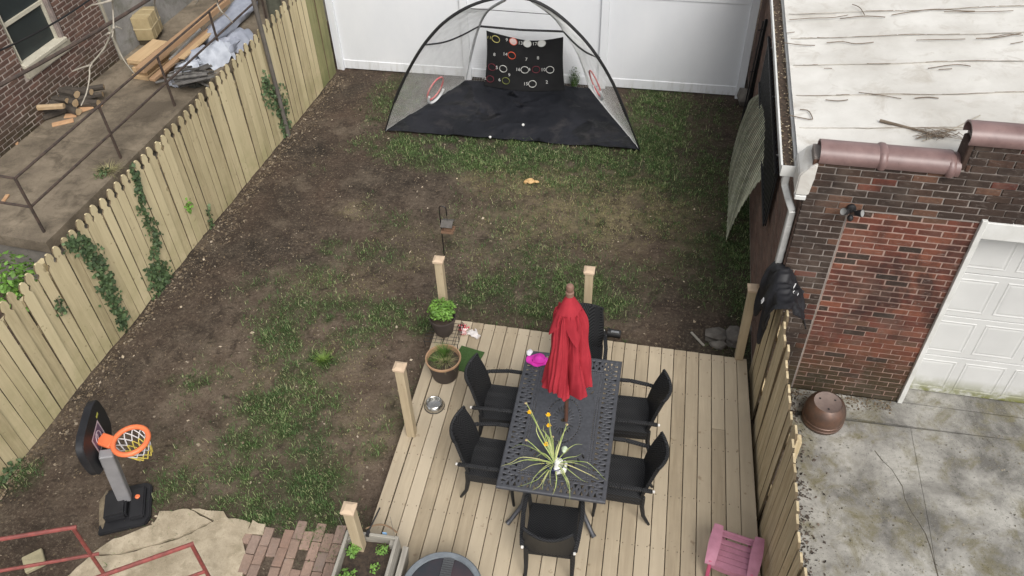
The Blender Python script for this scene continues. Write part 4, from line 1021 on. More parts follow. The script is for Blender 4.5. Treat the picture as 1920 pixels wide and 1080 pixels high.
tuft('grass_tuft', p2, (0, .06, .27), 240, .20, .12, M_gblade, .0026, 1); tuft('dry_grass', p2, (.03, -.02, .27), 150, .13, .17, M_straw, .0024, 2, .6); tuft('grass_tuft', p2, (-.05, -.03, .27), 110, .14, .15, M_gblade, .0024, 3, .5)
# turf mat
mat_c = sum((G(x, y, DZ) for x, y in ((898, 656), (892, 705), (850, 690), (855, 652))), Vector()) / 4
tm = B(); tm.box((0, 0, .008), (.30, .36, .012)); o = tm.build('turf_mat', M('turf_green', (.055, .11, .03), .95, (.04, .08, .02), 60, bump=1.0, bsc=200), None, loc=(mat_c.x + .01, mat_c.y, DZ + .003), rot=(0, 0, -.22)); tag(o, 'small square of green artificial turf beside the grassy pot', 'mat')
# dog bowl
bp = G(814, 757, DZ + .04); bw = thing('dog_bowl', 'round stainless steel dog bowl on the deck boards', 'bowl', (bp.x, bp.y, DZ))
M_steel = M('brushed_steel', (.62, .61, .58), .22, (.5, .49, .46), 14, metal=.95)
q = B(); q.lathe([(.112, .004), (.108, .03), (.092, .066), (.084, .070), (.078, .066), (.070, .025), (.0, .018)], 36); q.build('bowl_wall', M_steel, bw, smooth=True)
q = B(); q.lathe([(.104, 0), (.116, 0), (.117, .008), (.108, .012)], 36); q.build('rubber_foot', M_black, bw, smooth=True)
# gloves
M_wg = M('white_cotton', (.74, .70, .68), .85, (.55, .5, .48), 12); M_rg = M('red_print_cotton', (.50, .05, .06), .85, (.75, .6, .58), 22, lo=.45, hi=.55)
def glove(name, lab, px, py, m, rz, z=.004, s=1.0):
    g_ = G(px, py, DZ + .03); t = thing(name, lab, 'glove', (g_.x, g_.y, DZ + z), rz)
    q = B(); q.blob((0, 0, .024 * s), (.055 * s, .048 * s, .022 * s), 3, .16, int(px)); q.build('palm', m, t, smooth=True)
    for k in range(4):
        a = -.55 + k * .36; L_ = (.062, .075, .07, .055)[k] * s; d_ = Vector((math.sin(a), math.cos(a), 0)); b0 = Vector((math.sin(a) * .04 * s, .03 * s, .024 * s))
        q = B(); q.tube([b0, b0 + d_ * L_ * .5 + Vector((0, 0, .008)), b0 + d_ * L_ + Vector((0, 0, -.010))], [.013 * s, .013 * s, .009 * s], 8); q.build('finger', m, t, smooth=True)
    q = B(); q.tube([(.04 * s, -.01, .022), (.075 * s, .02 * s, .02), (.085 * s, .045 * s, .014)], [.014 * s, .013 * s, .009 * s], 8); q.build('thumb', m, t, smooth=True)
    q = B(); q.tube([(0, -.035 * s, .024), (0, -.085 * s, .024)], [.034 * s, .04 * s], 10); 
    for v in q.bm.verts: v.co.z = .003 + max(0, (v.co.z - .0) * .5)
    q.build('cuff', m, t, smooth=True)
glove('garden_glove', 'white garden glove lying crumpled beside the wire plant stand', 888, 626, M_wg, 1.1, .004, .95)
glove('garden_glove', 'red and white patterned garden glove lying on the arched wire stand', 868, 618, M_rg, .3, .02, .95)
# pink child chair
pk = G(1377, 1035, DZ + .24); pc = thing('pink_child_chair', 'pink plastic slatted child armchair by the plank fence', 'chair', (pk.x, pk.y, DZ), math.radians(-12))
M_pkc = M('pink_plastic', (.47, .205, .28), .65, (.38, .165, .225), 9); M_pkd = M('deep_pink_plastic', (.56, .10, .20), .5, (.48, .09, .17), 5)
for k in range(6):
    u = k / 5; y_ = .15 - u * .33; z_ = .235 + .02 * (u - .5) ** 2 + (.03 if k == 0 else 0) + .015 * u
    q = B(); q.box((0, y_, z_), (.33, .0605, .014), (-.1 + .12 * u, 0, 0), bev=.004); q.build('seat_slat', M_pkc, pc)
q = B(); q.box((-.13, -.01, .218), (.03, .33, .02)); q.box((.13, -.01, .218), (.03, .33, .02)); q.build('seat_bearer', M_pkc, pc)
q = B()
def flip(u, v):
    s = u * 2 - 1; return Vector((s * .20, -.205 - .02 * (1 - s * s), .262 - .075 * v))
q.grid(flip, 14, 4); q.solid(.014); q.build('front_lip', M_pkc, pc, smooth=True)
q = B(); q.box((0, .185, .262), (.35, .03, .05), (.25, 0, 0), bev=.01); q.build('back_rail', M_pkc, pc)
for sx in (-1, 1):
    q = B()
    def fa(u, v, sx=sx):
        y_ = .19 - .42 * u; z_ = .36 + .014 * math.sin(u * 3) - .10 * max(0, u - .72) ** 1.2 * 4; w_ = .045 + .014 * math.sin(u * 3.0)
        return Vector((sx * .205 + (v * 2 - 1) * w_, y_, z_ - .006 * (v * 2 - 1) ** 2))
    q.grid(fa, 14, 6); q.solid(.02); q.build('armrest', M_pkc, pc, smooth=True)
    q = B(); q.beam((sx * .205, .15, .35), (sx * .2, .19, 0), .035, .04, .006); q.build('leg', M_pkd, pc)
    q = B(); q.beam((sx * .205, -.19, .30), (sx * .195, -.235, 0), .035, .04, .006); q.build('leg', M_pkd, pc)
pc.scale = (.92, .92, .92)
# round fire bowl with lid
rc = (G(840, 1040, DZ + .34) + Vector((0, -.34, 0))); fbw = thing('fire_pit', 'round grey rimmed fire pit with a smoked glass lid and mesh strap', 'fire pit', (rc.x + .02, rc.y, DZ))
M_rim = M('grey_blue_enamel', (.17, .19, .205), .45, (.12, .135, .15), 10); M_glass = M('smoked_glass_top', (.03, .034, .04), .12, (.06, .04, .045), 3)
q = B(); q.lathe([(0, .08), (.18, .09), (.29, .2), (.335, .31)], 40); q.build('bowl', M_rim, fbw, smooth=True)
q = B(); q.lathe([(.325, .30), (.365, .315), (.372, .335), (.36, .348), (.318, .345), (.312, .33)], 48); q.build('rim', M_rim, fbw, smooth=True)
q = B(); q.lathe([(.316, .322), (.15, .328), (0, .33)], 40); q.build('glass_lid', M_glass, fbw, smooth=True)
q = B()
for k in range(9): q.box((-.045 + k * .0112, 0, .336), (.006, .66, .006))
for k in range(30): q.box((0, -.32 + k * .022, .3405), (.1, .006, .004))
q.build('mesh_strap', M('grey_plastic_mesh', (.10, .105, .11), .6), fbw)
for k in range(3):
    a = k * 2.094 + .5; q = B(); q.tube([(.22 * math.cos(a), .22 * math.sin(a), .15), (.30 * math.cos(a), .30 * math.sin(a), 0)], .014, 8); q.build('leg', M_rim, fbw)
# wooden planter box on the edge of the deck
pA, pB, pC_ = G(650, 992, .68), G(748, 1005, .68), G(622, 1080, .68)
pl = thing('planter_box', 'grey weathered wooden planter box with dark soil and young plants', 'planter', (pA.x, pA.y, 0), math.atan2((pB - pA).y, (pB - pA).x))
PW, PD, PH = (pB - pA).length, 1.15, .68
M_grey = wood('grey_weathered_wood', (.36, .34, .29), (.24, .22, .19), 'X', 1.0, .08); M_greyz = wood('grey_weathered_wood_z', (.37, .35, .30), (.25, .23, .2), 'Y', 1.0, .08)
base_z = .0
for nm, c_, s_, m in (('far_board', (PW / 2, -.018, PH - .14), (PW, .03, .28), M_grey), ('near_board', (PW / 2, -PD, PH - .14), (PW, .03, .28), M_grey), ('side_board', (.015, -PD / 2, PH - .14), (.03, PD - .05, .28), M_greyz), ('side_board', (PW - .015, -PD / 2, PH - .14), (.03, PD - .05, .28), M_greyz)):
    q = B(); q.box(c_, s_, bev=.004); q.build(nm, m, pl)
for a, c_ in ((.05, -.06), (PW - .05, -.06), (.05, -PD + .05), (PW - .05, -PD + .05)):
    q = B(); q.beam((a, c_, base_z), (a, c_, PH - .03), .05, .05); q.build('leg', M_greyz, pl)
q = B(); q.box((PW + .035, -.02 - .25, PH - .30), (.05, .5, .32), (0, .12, 0)); q.build('corner_brace', M_greyz, pl)
q = B()
def fs(u, v): x = .032 + (PW - .064) * u; y_ = -.036 - (PD - .07) * v; return Vector((x, y_, PH - .12 + .03 * float(fbm(np.array([x * 9]), np.array([y_ * 9]), 3)[0])))
q.grid(fs, 16, 30); q.build('soil', M_potsoil, pl, smooth=True)
M_leaf_mid = M('young_green_leaf', (.16, .30, .055), .6, (.10, .2, .035), 9, isl=.3, kind='World')
leaf_cloud('foliage', pl, (.11, -.16, PH - .03), (.07, .10, .06), 150, M_leaf_mid, .02, 11, .5); leaf_cloud('foliage', pl, (PW - .13, -.12, PH - .05), (.07, .06, .04), 70, M_leaf_mid, .016, 12, .5)
leaf_cloud('foliage', pl, (PW - .15, -.30, PH - .06), (.05, .06, .04), 40, M_leaf_mid, .016, 13, .5); leaf_cloud('foliage', pl, (.14, -.44, PH - .03), (.12, .09, .06), 170, M_leaf_mid, .02, 14, .5)
q = B(); q.box((.21, -.02, PH + .005), (.03, .05, .03)); q.box((.21, .0, PH - .03), (.026, .012, .07)); q.tube([(.21, 0, PH + .01), (.24, .15, PH + .03), (.255, .24, PH + .035)], .008, 6); q.build('clamp', M_black, pl)
q = B(); q.tube([(PW - .03, -.03, PH - .1), (PW - .05, .02, PH + .28)], .0022, 5); q.tube([(.02, -.05, PH - .1), (-.03, -.02, PH + .22)], .0022, 5); q.build('wire_stakes', M('thin_metal_wire', (.3, .28, .25), .5, metal=.5), pl)
q = B(); q.tube([(PW * .35 + .3 * (k / 12) , .03 + .05 * math.sin(k / 12 * math.pi), PH + .0 + .02 * math.sin(k / 12 * math.pi)) for k in range(13)], .008, 6); q.build('hoop_handle', M('rusty_hoop', (.22, .14, .08), .7), pl)
q = B(); q.box((PW * .72, .012, PH - .01), (.04, .006, .03)); q.build('blue_tag', M('blue_tag', (.25, .45, .7), .6), pl)

# ------------------------------------------------------------------ right side: cover, copper pot, rocks
cv = thing('grill_cover', 'black nylon cover with white script logo draped over the plank fence end', 'cover', (1.46, 6.25, 1.76))
M_cov = M('black_nylon', (.007, .007, .009), .6, (.013, .013, .016), 6, bump=.35, bsc=18); M_tag = M('white_print', (.75, .75, .75), .6)
q = B()
def rid(a, c_): return 1 - abs(2 * float(fbm(np.array([a]), np.array([c_]), 3)[0]) - 1)
def fcov(u, v):
    # v: 0 hanging on the deck side ... 1 flaring on the drive side; u: along the fence
    s = (v - .45) * 1.25; yv = (u - .5) * .66 * (1 - .25 * abs(s)); cr_ = rid(u * 4.5 + 3, v * 4.5) - .6
    if s < 0:
        k = -s / .56; hang = .34 + .36 * max(0, math.sin(u * 11 - .6)) ** 1.5 - .10 * u
        x_ = -.05 - .085 * math.sin(min(1, k * 2) * 1.57) + .03 * math.sin(u * 13) * k; z = .05 - k ** 1.1 * hang
    else:
        k = s / .69; x_ = .02 + .27 * k - .03 * k * k; z = .06 - .10 * k - .20 * k * k * (1 + .5 * math.sin(u * 5.5 + .5)) + .05 * math.sin(u * 6.5) * k
    z += .08 * math.exp(-((u - .72) / .22) ** 2) * math.exp(-(s / .3) ** 2)
    return Vector((x_ + cr_ * .06, yv + cr_ * .05, z + cr_ * .09))
q.grid(fcov, 60, 70); q.solid(.006); q.build('cloth', M_cov, cv, smooth=True, angle=80)
def lg(u, v, off=.010):
    a = fcov(u, v); du = fcov(u + .01, v) - fcov(u - .01, v); dv_ = fcov(u, v + .01) - fcov(u, v - .01); n_ = du.cross(dv_).normalized()
    if n_.z < 0: n_ = -n_
    return a + n_ * off
logo = []
for k in range(26):
    t_ = k / 25; logo.append((.44 + .09 * math.cos(1.2 + t_ * 5.0) * (1 - .25 * t_) + .14 * t_, .70 + .045 * math.sin(1.2 + t_ * 5.0)))
q = B(); q.tube([lg(u, v) for u, v in logo], .0045, 5)
q.tube([lg(.42 + .05 * k / 8, .63 + .05 * k / 8) for k in range(9)], .004, 5); q.tube([lg(.48 + .03 * k / 8, .63 + .06 * k / 8) for k in range(9)], .004, 5)
q.build('script_logo', M_tag, cv, smooth=True)
q = B(); c0 = lg(.38, .20, .012); q.box(c0, (.006, .045, .05), (0, .3, 0)); q.build('care_tag', M_tag, cv)
# copper pot upside down
cp = G(1541, 785, .1); cpo = thing('upturned_planter', 'large upturned copper brown planter with three drain holes on the drive', 'planter', (2.20, 6.02, .1))
M_copper = M('copper_resin', (.135, .075, .052), .4, (.075, .05, .04), 7, metal=.25); M_cbase = M('dusty_pot_base', (.19, .145, .125), .7, (.14, .105, .095), 9)
q = B(); q.lathe([(.20, 0), (.215, .01), (.222, .05), (.217, .055), (.222, .10), (.216, .105), (.222, .155), (.21, .22), (.187, .275), (.15, .305), (.145, .31)], 40); q.build('pot_wall', M_copper, cpo, smooth=True, angle=50)
q = B(); q.lathe([(.146, .309), (.138, .303), (0, .303)], 40); q.build('pot_bottom', M_cbase, cpo, smooth=True)
for k in range(3):
    a = k * 2.094 + .5; q = B(); q.lathe([(.012, .3045), (.006, .3035), (0, .3032)], 12, (.09 * math.cos(a), .09 * math.sin(a), 0)); q.build('drain_hole', M_black, cpo)
# stones by the deck corner
M_rock = M('grey_stone', (.17, .155, .135), .9, (.10, .09, .078), 7, bump=.6, bsc=24, vary=.2)
for k, (px, py, s_, lab) in enumerate([(1340, 628, (.14, .10, .08), 'flat grey stone lying apart from the post beside the deck edge'), (1375, 630, (.15, .12, .09), 'larger grey stone wedged against the deck post'), (1345, 645, (.09, .07, .06), 'small dark stone tucked under the deck edge'), (1425, 625, (.13, .12, .09), 'grey stone between the deck post and the plank fence'), (1397, 190, (.12, .12, .22), 'upright brown boulder at the foot of the white fence')]):
    g_ = G(px, py, .05); q = B(); q.blob((0, 0, s_[2] * .6), s_, 2, .34, 20 + k); o = q.build('stone', M_rock, None, smooth=True, angle=18, loc=(g_.x, g_.y, -.01)); tag(o, lab, 'stone', None)
g0, g1 = G(1296, 622, .02), G(1320, 648, .02); q = B(); q.beam((0, 0, .012), (g1.x - g0.x, g1.y - g0.y, .016), .03, .018, .004); o = q.build('wood_scrap', M_grey, None, loc=(g0.x, g0.y, 0)); tag(o, 'thin pale wood strip lying on the soil near the stones', 'wood')
# solar lamp lying on its side
sl = G(1153, 626, .05); so_ = thing('solar_lamp', 'small black solar stake lamp lying on the soil behind the deck', 'lamp', (sl.x, sl.y, .0), -.06)
q = B(); q.tube([(-.07, 0, .055), (.07, 0, .055)], .05, 16); q.build('lamp_body', M_black, so_, smooth=True, angle=40)
q = B(); q.box((.0, -.02, .104), (.10, .035, .006)); q.build('clear_window', M_steel, so_)
q = B(); q.tube([(-.09, 0, .055), (-.07, 0, .055)], .06, 16); q.build('lamp_cap', M_black, so_, smooth=True, angle=40)

# ------------------------------------------------------------------ dome net
nt = thing('dome_practice_net', 'black framed dome practice net with dark floor mat before the white fence', 'net', (-2.2, 11.6, 0))
NO = Vector((-2.2, 11.6, 0))
FLf, FRf, BL, BR = Vector((-4.29, 11.09, .02)), Vector((-.09, 11.09, .02)), Vector((-3.30, 12.82, .02)), Vector((-1.08, 12.86, .02))
arc_px = [(722, 248), (735, 203), (752, 160), (775, 115), (800, 77), (835, 40), (880, 12), (930, -3), (985, -3), (1030, 16), (1070, 48), (1110, 92), (1145, 148), (1172, 210), (1200, 284)]
arc = [GY(x, y, 11.09) for x, y in arc_px]; arc[0] = FLf; arc[-1] = FRf
def cr(pts, n):
    pts = [Vector(p) for p in pts]; out = []; N = len(pts)
    for k in range(n):
        t_ = k / (n - 1) * (N - 1); i = min(int(t_), N - 2); f_ = t_ - i
        P = [pts[max(i - 1, 0)], pts[i], pts[i + 1], pts[min(i + 2, N - 1)]]
        out.append(.5 * ((2 * P[1]) + (P[2] - P[0]) * f_ + (2 * P[0] - 5 * P[1] + 4 * P[2] - P[3]) * f_ ** 2 + (3 * P[1] - P[0] - 3 * P[2] + P[3]) * f_ ** 3))
    return out
arcS = cr(arc, 61)
def back_pole(foot, pxl, ys):
    return [foot] + [GY(x, y, yy) for (x, y), yy in zip(pxl, ys)]
bl = cr(back_pole(BL, [(884, 100), (898, 50), (915, 20), (950, -2)], [12.72, 12.55, 12.2, 11.25]), 30)
br = cr(back_pole(BR, [(1085, 105), (1058, 60), (1035, 30), (990, -2)], [12.76, 12.58, 12.2, 11.25]), 30)
M_gpole = M('grey_fibreglass_pole', (.42, .43, .44), .5); M_wpole = M('white_net_edge', (.66, .67, .67), .7)
Lc = lambda pts: [p - NO for p in pts]
q = B(); q.tube(Lc(arcS), [.011 if (k < 6 or k > 56) else .024 for k in range(61)], 8); q.build('front_hoop', M_black, nt, smooth=True)
q = B(); q.tube(Lc(bl), [.010 + .012 * (k > 5) for k in range(30)], 8); q.build('rear_pole', M_gpole, nt, smooth=True)
q = B(); q.tube(Lc(br), .012, 8); q.build('rear_pole', M_wpole, nt, smooth=True)
nL, nR = GY(898, 49, 12.55), GY(1056, 59, 12.58)
q = B(); q.tube(Lc([nL, (nL + nR) / 2 + Vector((0, 0, -.02)), nR]), .019, 8); q.build('cross_bar', M_black, nt, smooth=True)
aL, aR = GY(794, 84, 11.12), GY(1124, 108, 11.12)
for a, c_ in ((nL, aL), (nR, aR)):
    q = B(); q.tube(Lc(cr([a, (a * .66 + c_ * .34) + Vector((0, 0, -.06)), (a * .33 + c_ * .67) + Vector((0, 0, -.07)), c_], 14)), .014, 8); q.build('side_strap', M_black, nt, smooth=True)
q = B(); q.tube(Lc([GY(882, 16, 11.13), GY(1032, 27, 11.13)]), .005, 5); q.build('top_cord', M_black, nt)
# nets: real threads
def net(fp, nu, nv, rad, steps=10):
    V = []; F = []
    def line(pts):
        for a, c_ in zip(pts[:-1], pts[1:]):
            d = (c_ - a); L_ = d.length
            if L_ < 1e-5: continue
            d /= L_; s1 = d.orthogonal().normalized() * rad; s2 = d.cross(s1); k = len(V)
            for e in (s1, -.5 * s1 + .866 * s2, -.5 * s1 - .866 * s2): V.append(a + e); V.append(c_ + e)
            for j in range(3): n2 = (j + 1) % 3; F.append((k + 2 * j, k + 2 * n2, k + 2 * n2 + 1, k + 2 * j + 1))
    for i in range(nu + 1): line([fp(i / nu, k / steps) for k in range(steps + 1)])
    for j in range(nv + 1): line([fp(k / steps, j / nv) for k in range(steps + 1)])
    return V, F
M_net = M('white_net_thread', (.80, .81, .80), .8); 
def at(poly, t):
    t = min(max(t, 0), 1) * (len(poly) - 1); i = min(int(t), len(poly) - 2); return poly[i].lerp(poly[i + 1], t - i)
half = 26
def sideL(u, v):  a = at(arcS[:half], v); c_ = at(bl[:24], v); m = a.lerp(c_, u); sag = .13 * math.sin(u * math.pi) * math.sin(min(1, v * 2.2) * math.pi); return m + Vector((.55, -.1, 0)) * sag - NO
def sideR(u, v):  a = at(arcS[::-1][:half], v); c_ = at(br[:24], v); m = a.lerp(c_, u); sag = .16 * math.sin(u * math.pi) * math.sin(min(1, v * 2.2) * math.pi); return m + Vector((-.7, -.1, 0)) * sag - NO
for fn in (sideL, sideR):
    V, F = net(fn, 70, 100, .0016, 14); tag(link('side_net', np_mesh('side_net', np.array([tuple(v) for v in V]), np.array(F), M_net), None, nt), kind='stuff')
V, F = net(lambda u, v: at(bl[:24], v).lerp(at(br[:24], v), u) + Vector((0, .05 * math.sin(u * math.pi), 0)) - NO, 46, 46, .0008, 8)
tag(link('rear_net', np_mesh('rear_net', np.array([tuple(v) for v in V]), np.array(F), M_net), None, nt), kind='stuff')
for fn, u1 in ((sideL, 1), (sideR, 1)):     # white hem along the ground
    q = B(); q.tube([fn(k / 20, 0) + Vector((0, 0, .008)) for k in range(21)], .010, 6); q.build('net_hem', M_wpole, nt)
# mat
def _mat():
    t = NT('black_floor_mat'); co = t.coord('Object', rnd=False); n = t.noise(co, 1.6, 6, .6, .4); c = t.mix(t.ramp(n, .35, .65), (.007, .008, .011), (.016, .017, .022))
    wet = t.ramp(t.noise(co, 1.3, 5, .6, 1.2), .55, .585); c = t.mix(wet, c, (.003, .0035, .005)); mud = t.ramp(t.noise(co, 2.1, 7, .72, .5), .54, .72, 0, .55); c = t.mix(mud, c, (.060, .054, .053))
    t.bump(t.noise(co, 9, 5), .4, .02); return t.fin(c, t.ramp(wet, 0, 1, .65, .3), 0, .25)
q = B(); cs_ = [GY(722, 249, 11.09), GY(1200, 285, 11.09), BR, BL]
FL2, FR2 = FLf + Vector((.03, -.02, 0)), FRf + Vector((-.02, -.03, 0))
def fm(u, v):
    p_ = FL2.lerp(FR2, u).lerp(BL.lerp(BR, u), v); return Vector((p_.x, p_.y, .040 + .035 * float(fbm(np.array([p_.x * 2.2]), np.array([p_.y * 2.2]), 4)[0]) + .025 * (1 - abs(2 * float(fbm(np.array([p_.x * 1.5 + 9]), np.array([p_.y * 1.5]), 3)[0]) - 1)) ** 6)) - NO
q.grid(fm, 110, 60); q.solid(.004); q.build('floor_mat', _mat(), nt, smooth=True, angle=60)
# target sheet with printed rings and numbers
M_sheet = M('black_target_cloth', (.008, .008, .009), .7, (.013, .013, .014), 5)
sc_ = [GY(912, 57, 12.56), GY(1056, 70, 12.58), GY(1060, 164, 12.72), GY(909, 146, 12.70)]
def fsn(u, v):
    top = sc_[0].lerp(sc_[1], u) + Vector((0, 0, -.10 * math.sin(u * math.pi) ** .8 * (1 - v))); bot = sc_[3].lerp(sc_[2], u) + Vector((0, -.10 * math.sin(u * math.pi), 0)); bot.z = .09 + .005 * math.sin(9 * u)
    p_ = top.lerp(bot, v); return p_ + Vector((.02 * math.sin(v * 3.1) * (1 - 2 * u), .02 * math.sin(u * 8 + v * 3) * (1 - v) - .06 * v * v, 0)) - NO
q = B(); q.grid(fsn, 28, 24); q.solid(.003); sh_ = q.build('target_sheet', M_sheet, nt, smooth=True, angle=70)
ux0, ux1, vy0 = 912, 1056, None
def suv(px, py):   # rough inverse of the sheet mapping
    u = (px - (912 - 2 * (py - 58) / 90)) / 146.0; vt = 58 + 12 * u + 9 * math.sin(min(max(u, 0), 1) * math.pi); vb = 147 + 17 * u; return min(max(u, .02), .98), min(max((py - vt) / (vb - vt), .03), .97)
RC = {'y': (.48, .44, .16), 'r': (.62, .10, .05), 'w': (.55, .55, .52), 'd': (.13, .02, .03), 'g': (.16, .18, .05)}
RM_ = {k: M('ring_print_' + {'y': 'yellow', 'r': 'red', 'w': 'white', 'd': 'maroon', 'g': 'olive'}[k], v, .7) for k, v in RC.items()}
rings = [(929, 72, 'y', '11'), (963, 76, 'r', '9'), (990, 79, 'w', '13'), (1017, 79, 'w', '17'), (960, 99, 'r', '14'), (926, 97, None, '8'), (988, 106, None, '7'), (1010, 105, None, '8'), (922, 117, 'd', '3'), (944, 120, 'w', '5'), (985, 123, 'w', '16'), (1006, 124, 'd', '4'), (1032, 126, 'w', '10'), (920, 136, 'd', '12'), (950, 139, 'g', '6'), (956, 130, None, '9'), (999, 146, 'w', '15'), (1025, 146, None, '2')]
def onsheet(u, v, off=.008):
    a = fsn(u, v); du = fsn(u + .02, v) - fsn(u - .02, v); dv_ = fsn(u, v + .02) - fsn(u, v - .02); n_ = du.cross(dv_).normalized()
    if n_.y > 0: n_ = -n_
    return a + n_ * off, du.normalized(), -dv_.normalized(), n_
for px, py, cc, num in rings:
    u0, v0 = suv(px, py); c0, ex, ey, en = onsheet(u0, v0)
    if cc:
        q = B(); pts = [c0 + ex * (.066 * math.cos(a * math.pi / 12)) + ey * (.062 * math.sin(a * math.pi / 12)) for a in range(24)]; q.tube(pts, .0065, 5, closed=True); q.build('target_ring', RM_[cc], sh_)
        if (px, py) in ((963, 76), (990, 79), (1017, 79)):   # holes through which the white fence shows: pale pocket mouths
            q = B(); vs = [q.bm.verts.new(c0 + en * .002 + ex * (.060 * math.cos(a * math.pi / 12)) + ey * (.056 * math.sin(a * math.pi / 12))) for a in range(24)]; q.bm.faces.new(vs); q.build('pocket_mouth', M_white if px != 963 else M('pink_white_pocket', (.72, .55, .52), .7), sh_)
    me = text_mesh(num, .085, M_white if cc in ('w', None) else (RM_['y'] if cc == 'y' else M_white)); o = link('number_print', me, None, sh_)
    c1 = c0 - ex * (.115 if cc else 0); ezz = en; Mt = Matrix((ex, ey - ex * ey.dot(ex), ex.cross(ey))).transposed().to_4x4(); o.matrix_local = Matrix.Translation(c1) @ Mt
# red hoops on the side nets
for px, py, yy, fn, uv in ((815, 167, 0, sideL, (.52, .30)), (1117, 157, 0, sideR, (.60, .34))):
    best = min(((abs(proj(fn(a / 30, b_ / 30) + NO)[0] - px) + abs(proj(fn(a / 30, b_ / 30) + NO)[1] - py), a / 30, b_ / 30) for a in range(3, 28) for b_ in range(2, 24))); u0, v0 = best[1], best[2]
    c0 = fn(u0, v0); ex = (fn(u0 + .03, v0) - fn(u0 - .03, v0)).normalized(); ey = (fn(u0, v0 + .03) - fn(u0, v0 - .03)).normalized()
    q = B(); q.tube([c0 + ex * .17 * math.cos(a * math.pi / 16) + ey * .24 * math.sin(a * math.pi / 16) for a in range(32)], .014, 6, closed=True); ho2 = q.build('side_hoop', M('faded_red_hoop', (.55, .10, .11), .6, (.6, .3, .28), 9), nt, smooth=True)
    q = B(); q.tube([c0 + Vector((.02, -.02, -.07)) + ex * .18 * math.cos(math.pi + a * math.pi / 16) + ey * .21 * math.sin(math.pi + a * math.pi / 16) for a in range(17)], .022, 6); q.build('pocket_net', M_wpole, ho2, smooth=True)
for px, py, lab in ((981, 234, 'white golf ball in the middle of the dark mat'), (919, 257, 'white golf ball near the front edge of the dark mat')):
    g_ = G(px, py, .085); q = B(); bmesh.ops.create_icosphere(q.bm, subdivisions=3, radius=.024 if px > 950 else .0215); o = q.build('golf_ball', M_white, None, smooth=True, loc=(g_.x, g_.y, .085)); tag(o, lab, 'ball')

# ------------------------------------------------------------------ toy basketball hoop
bh = thing('basketball_hoop', 'small toy basketball hoop with orange rim on a black base', 'basketball hoop', (-4.97, 3.82, 0), math.radians(25))
M_bb = M('black_backboard_plastic', (.014, .014, .016), .5, (.02, .02, .022), 6); M_gp = M('grey_plastic_pole', (.25, .245, .25), .55, (.21, .205, .21), 6); M_or = M('orange_plastic', (.80, .20, .075), .45, (.70, .16, .06), 5)
BI = bh.matrix_basis.inverted() if False else None
def bw_(p): # world -> hoop frame
    d = Vector(p) - Vector((-4.97, 3.82, 0)); a = math.radians(-25); return Vector((d.x * math.cos(a) - d.y * math.sin(a), d.x * math.sin(a) + d.y * math.cos(a), d.z))
q = B(); q.prism([(-.24, -.27), (.22, -.27), (.27, -.20), (.27, .20), (.20, .25), (-.22, .25)], .05); bmesh.ops.bevel(q.bm, geom=q.bm.edges[:], offset=.012, segments=2, affect='EDGES'); bso = q.build('base_plate', M_bb, bh, smooth=True, angle=40)
q = B(); q.prism([(-.17, -.16), (.05, -.16), (.05, .16), (-.17, .16)], .10, Matrix.Translation((0, 0, .045))); bmesh.ops.bevel(q.bm, geom=q.bm.edges[:], offset=.02, segments=2, affect='EDGES'); q.build('base_housing', M_bb, bh, smooth=True, angle=40)
q = B(); q.prism([(.07, -.2), (.22, -.2), (.22, .17), (.07, .17)], .05, Matrix.Translation((0, 0, .045))); bmesh.ops.bevel(q.bm, geom=q.bm.edges[:], offset=.014, segments=2, affect='EDGES'); q.build('base_tray', M_bb, bh, smooth=True, angle=40)
q = B(); q.lathe([(0, .106), (.02, .106), (.026, .10), (.026, .09)], 14, (.145, .05, 0)); q.build('orange_cap', M_or, bso, smooth=True)
q = B(); q.blob((-.21, .02, .03), (.05, .22, .045), 2, .3, 2); q.build('mud_crust', M('dried_mud', (.22, .18, .12), .95, (.14, .11, .075), 20, bump=.8), bso, smooth=True)
top = bw_(G(204, 862, .84)); foot = bw_(G(232, 930, .14)); foot.z = .1
q = B(); q.beam(foot, top + (top - foot).normalized() * .12, .10, .13, .01, (1, 0, 0)); q.build('pole', M_gp, bh)
cb = bw_(G(180, 818, 1.02)); rimc = bw_(G(245, 826, .98))
dirr = bw_(Vector((-4.97, 3.82, 0)) + Vector((.945, .327, 0))); dirr.z = 0; dirr.normalize(); sidev = Vector((-dirr.y, dirr.x, 0)); upv = Vector((0, 0, 1))
q = B(); prof = []
for k in range(28):
    a = k / 28 * 2 * math.pi; ca, sa = math.cos(a), math.sin(a); prof.append((.335 * abs(ca) ** .45 * (1 if ca > 0 else -1), .24 * abs(sa) ** .45 * (1 if sa > 0 else -1) - (.05 * (1 - abs(ca) ** 2) if sa < 0 else 0)))
tilt = .0
MB_ = Matrix((sidev, upv - dirr * tilt, dirr)).transposed().to_4x4(); MB_.translation = cb - dirr * .06
q.prism(prof, .075, MB_); bmesh.ops.bevel(q.bm, geom=q.bm.edges[:], offset=.008, segments=1, affect='EDGES'); bbo = q.build('backboard', M_bb, bh, smooth=True, angle=35)
M_prt = M('faded_white_print', (.60, .50, .52), .6, (.45, .36, .40), 16); M_prt2 = M('purple_print', (.16, .10, .16), .6); M_py = M('yellow_green_print', (.62, .62, .12), .6)
def onboard(x, y): return MB_ @ Vector((x, y, .0775))
def quadp(x0, y0, x1, y1, m, nm, dz=0):
    q = B(); q.bm.faces.new([q.bm.verts.new(onboard(a, c_) + dirr * dz) for a, c_ in ((x0, y0), (x1, y0), (x1, y1), (x0, y1))]); q.build(nm, m, bbo)
quadp(-.13, -.13, .13, .09, M_prt, 'print_square', .0); quadp(-.11, -.11, .11, .07, M_prt2, 'print_field', .0015); quadp(.135, .10, .20, .13, M_py, 'print_stripe', .0)
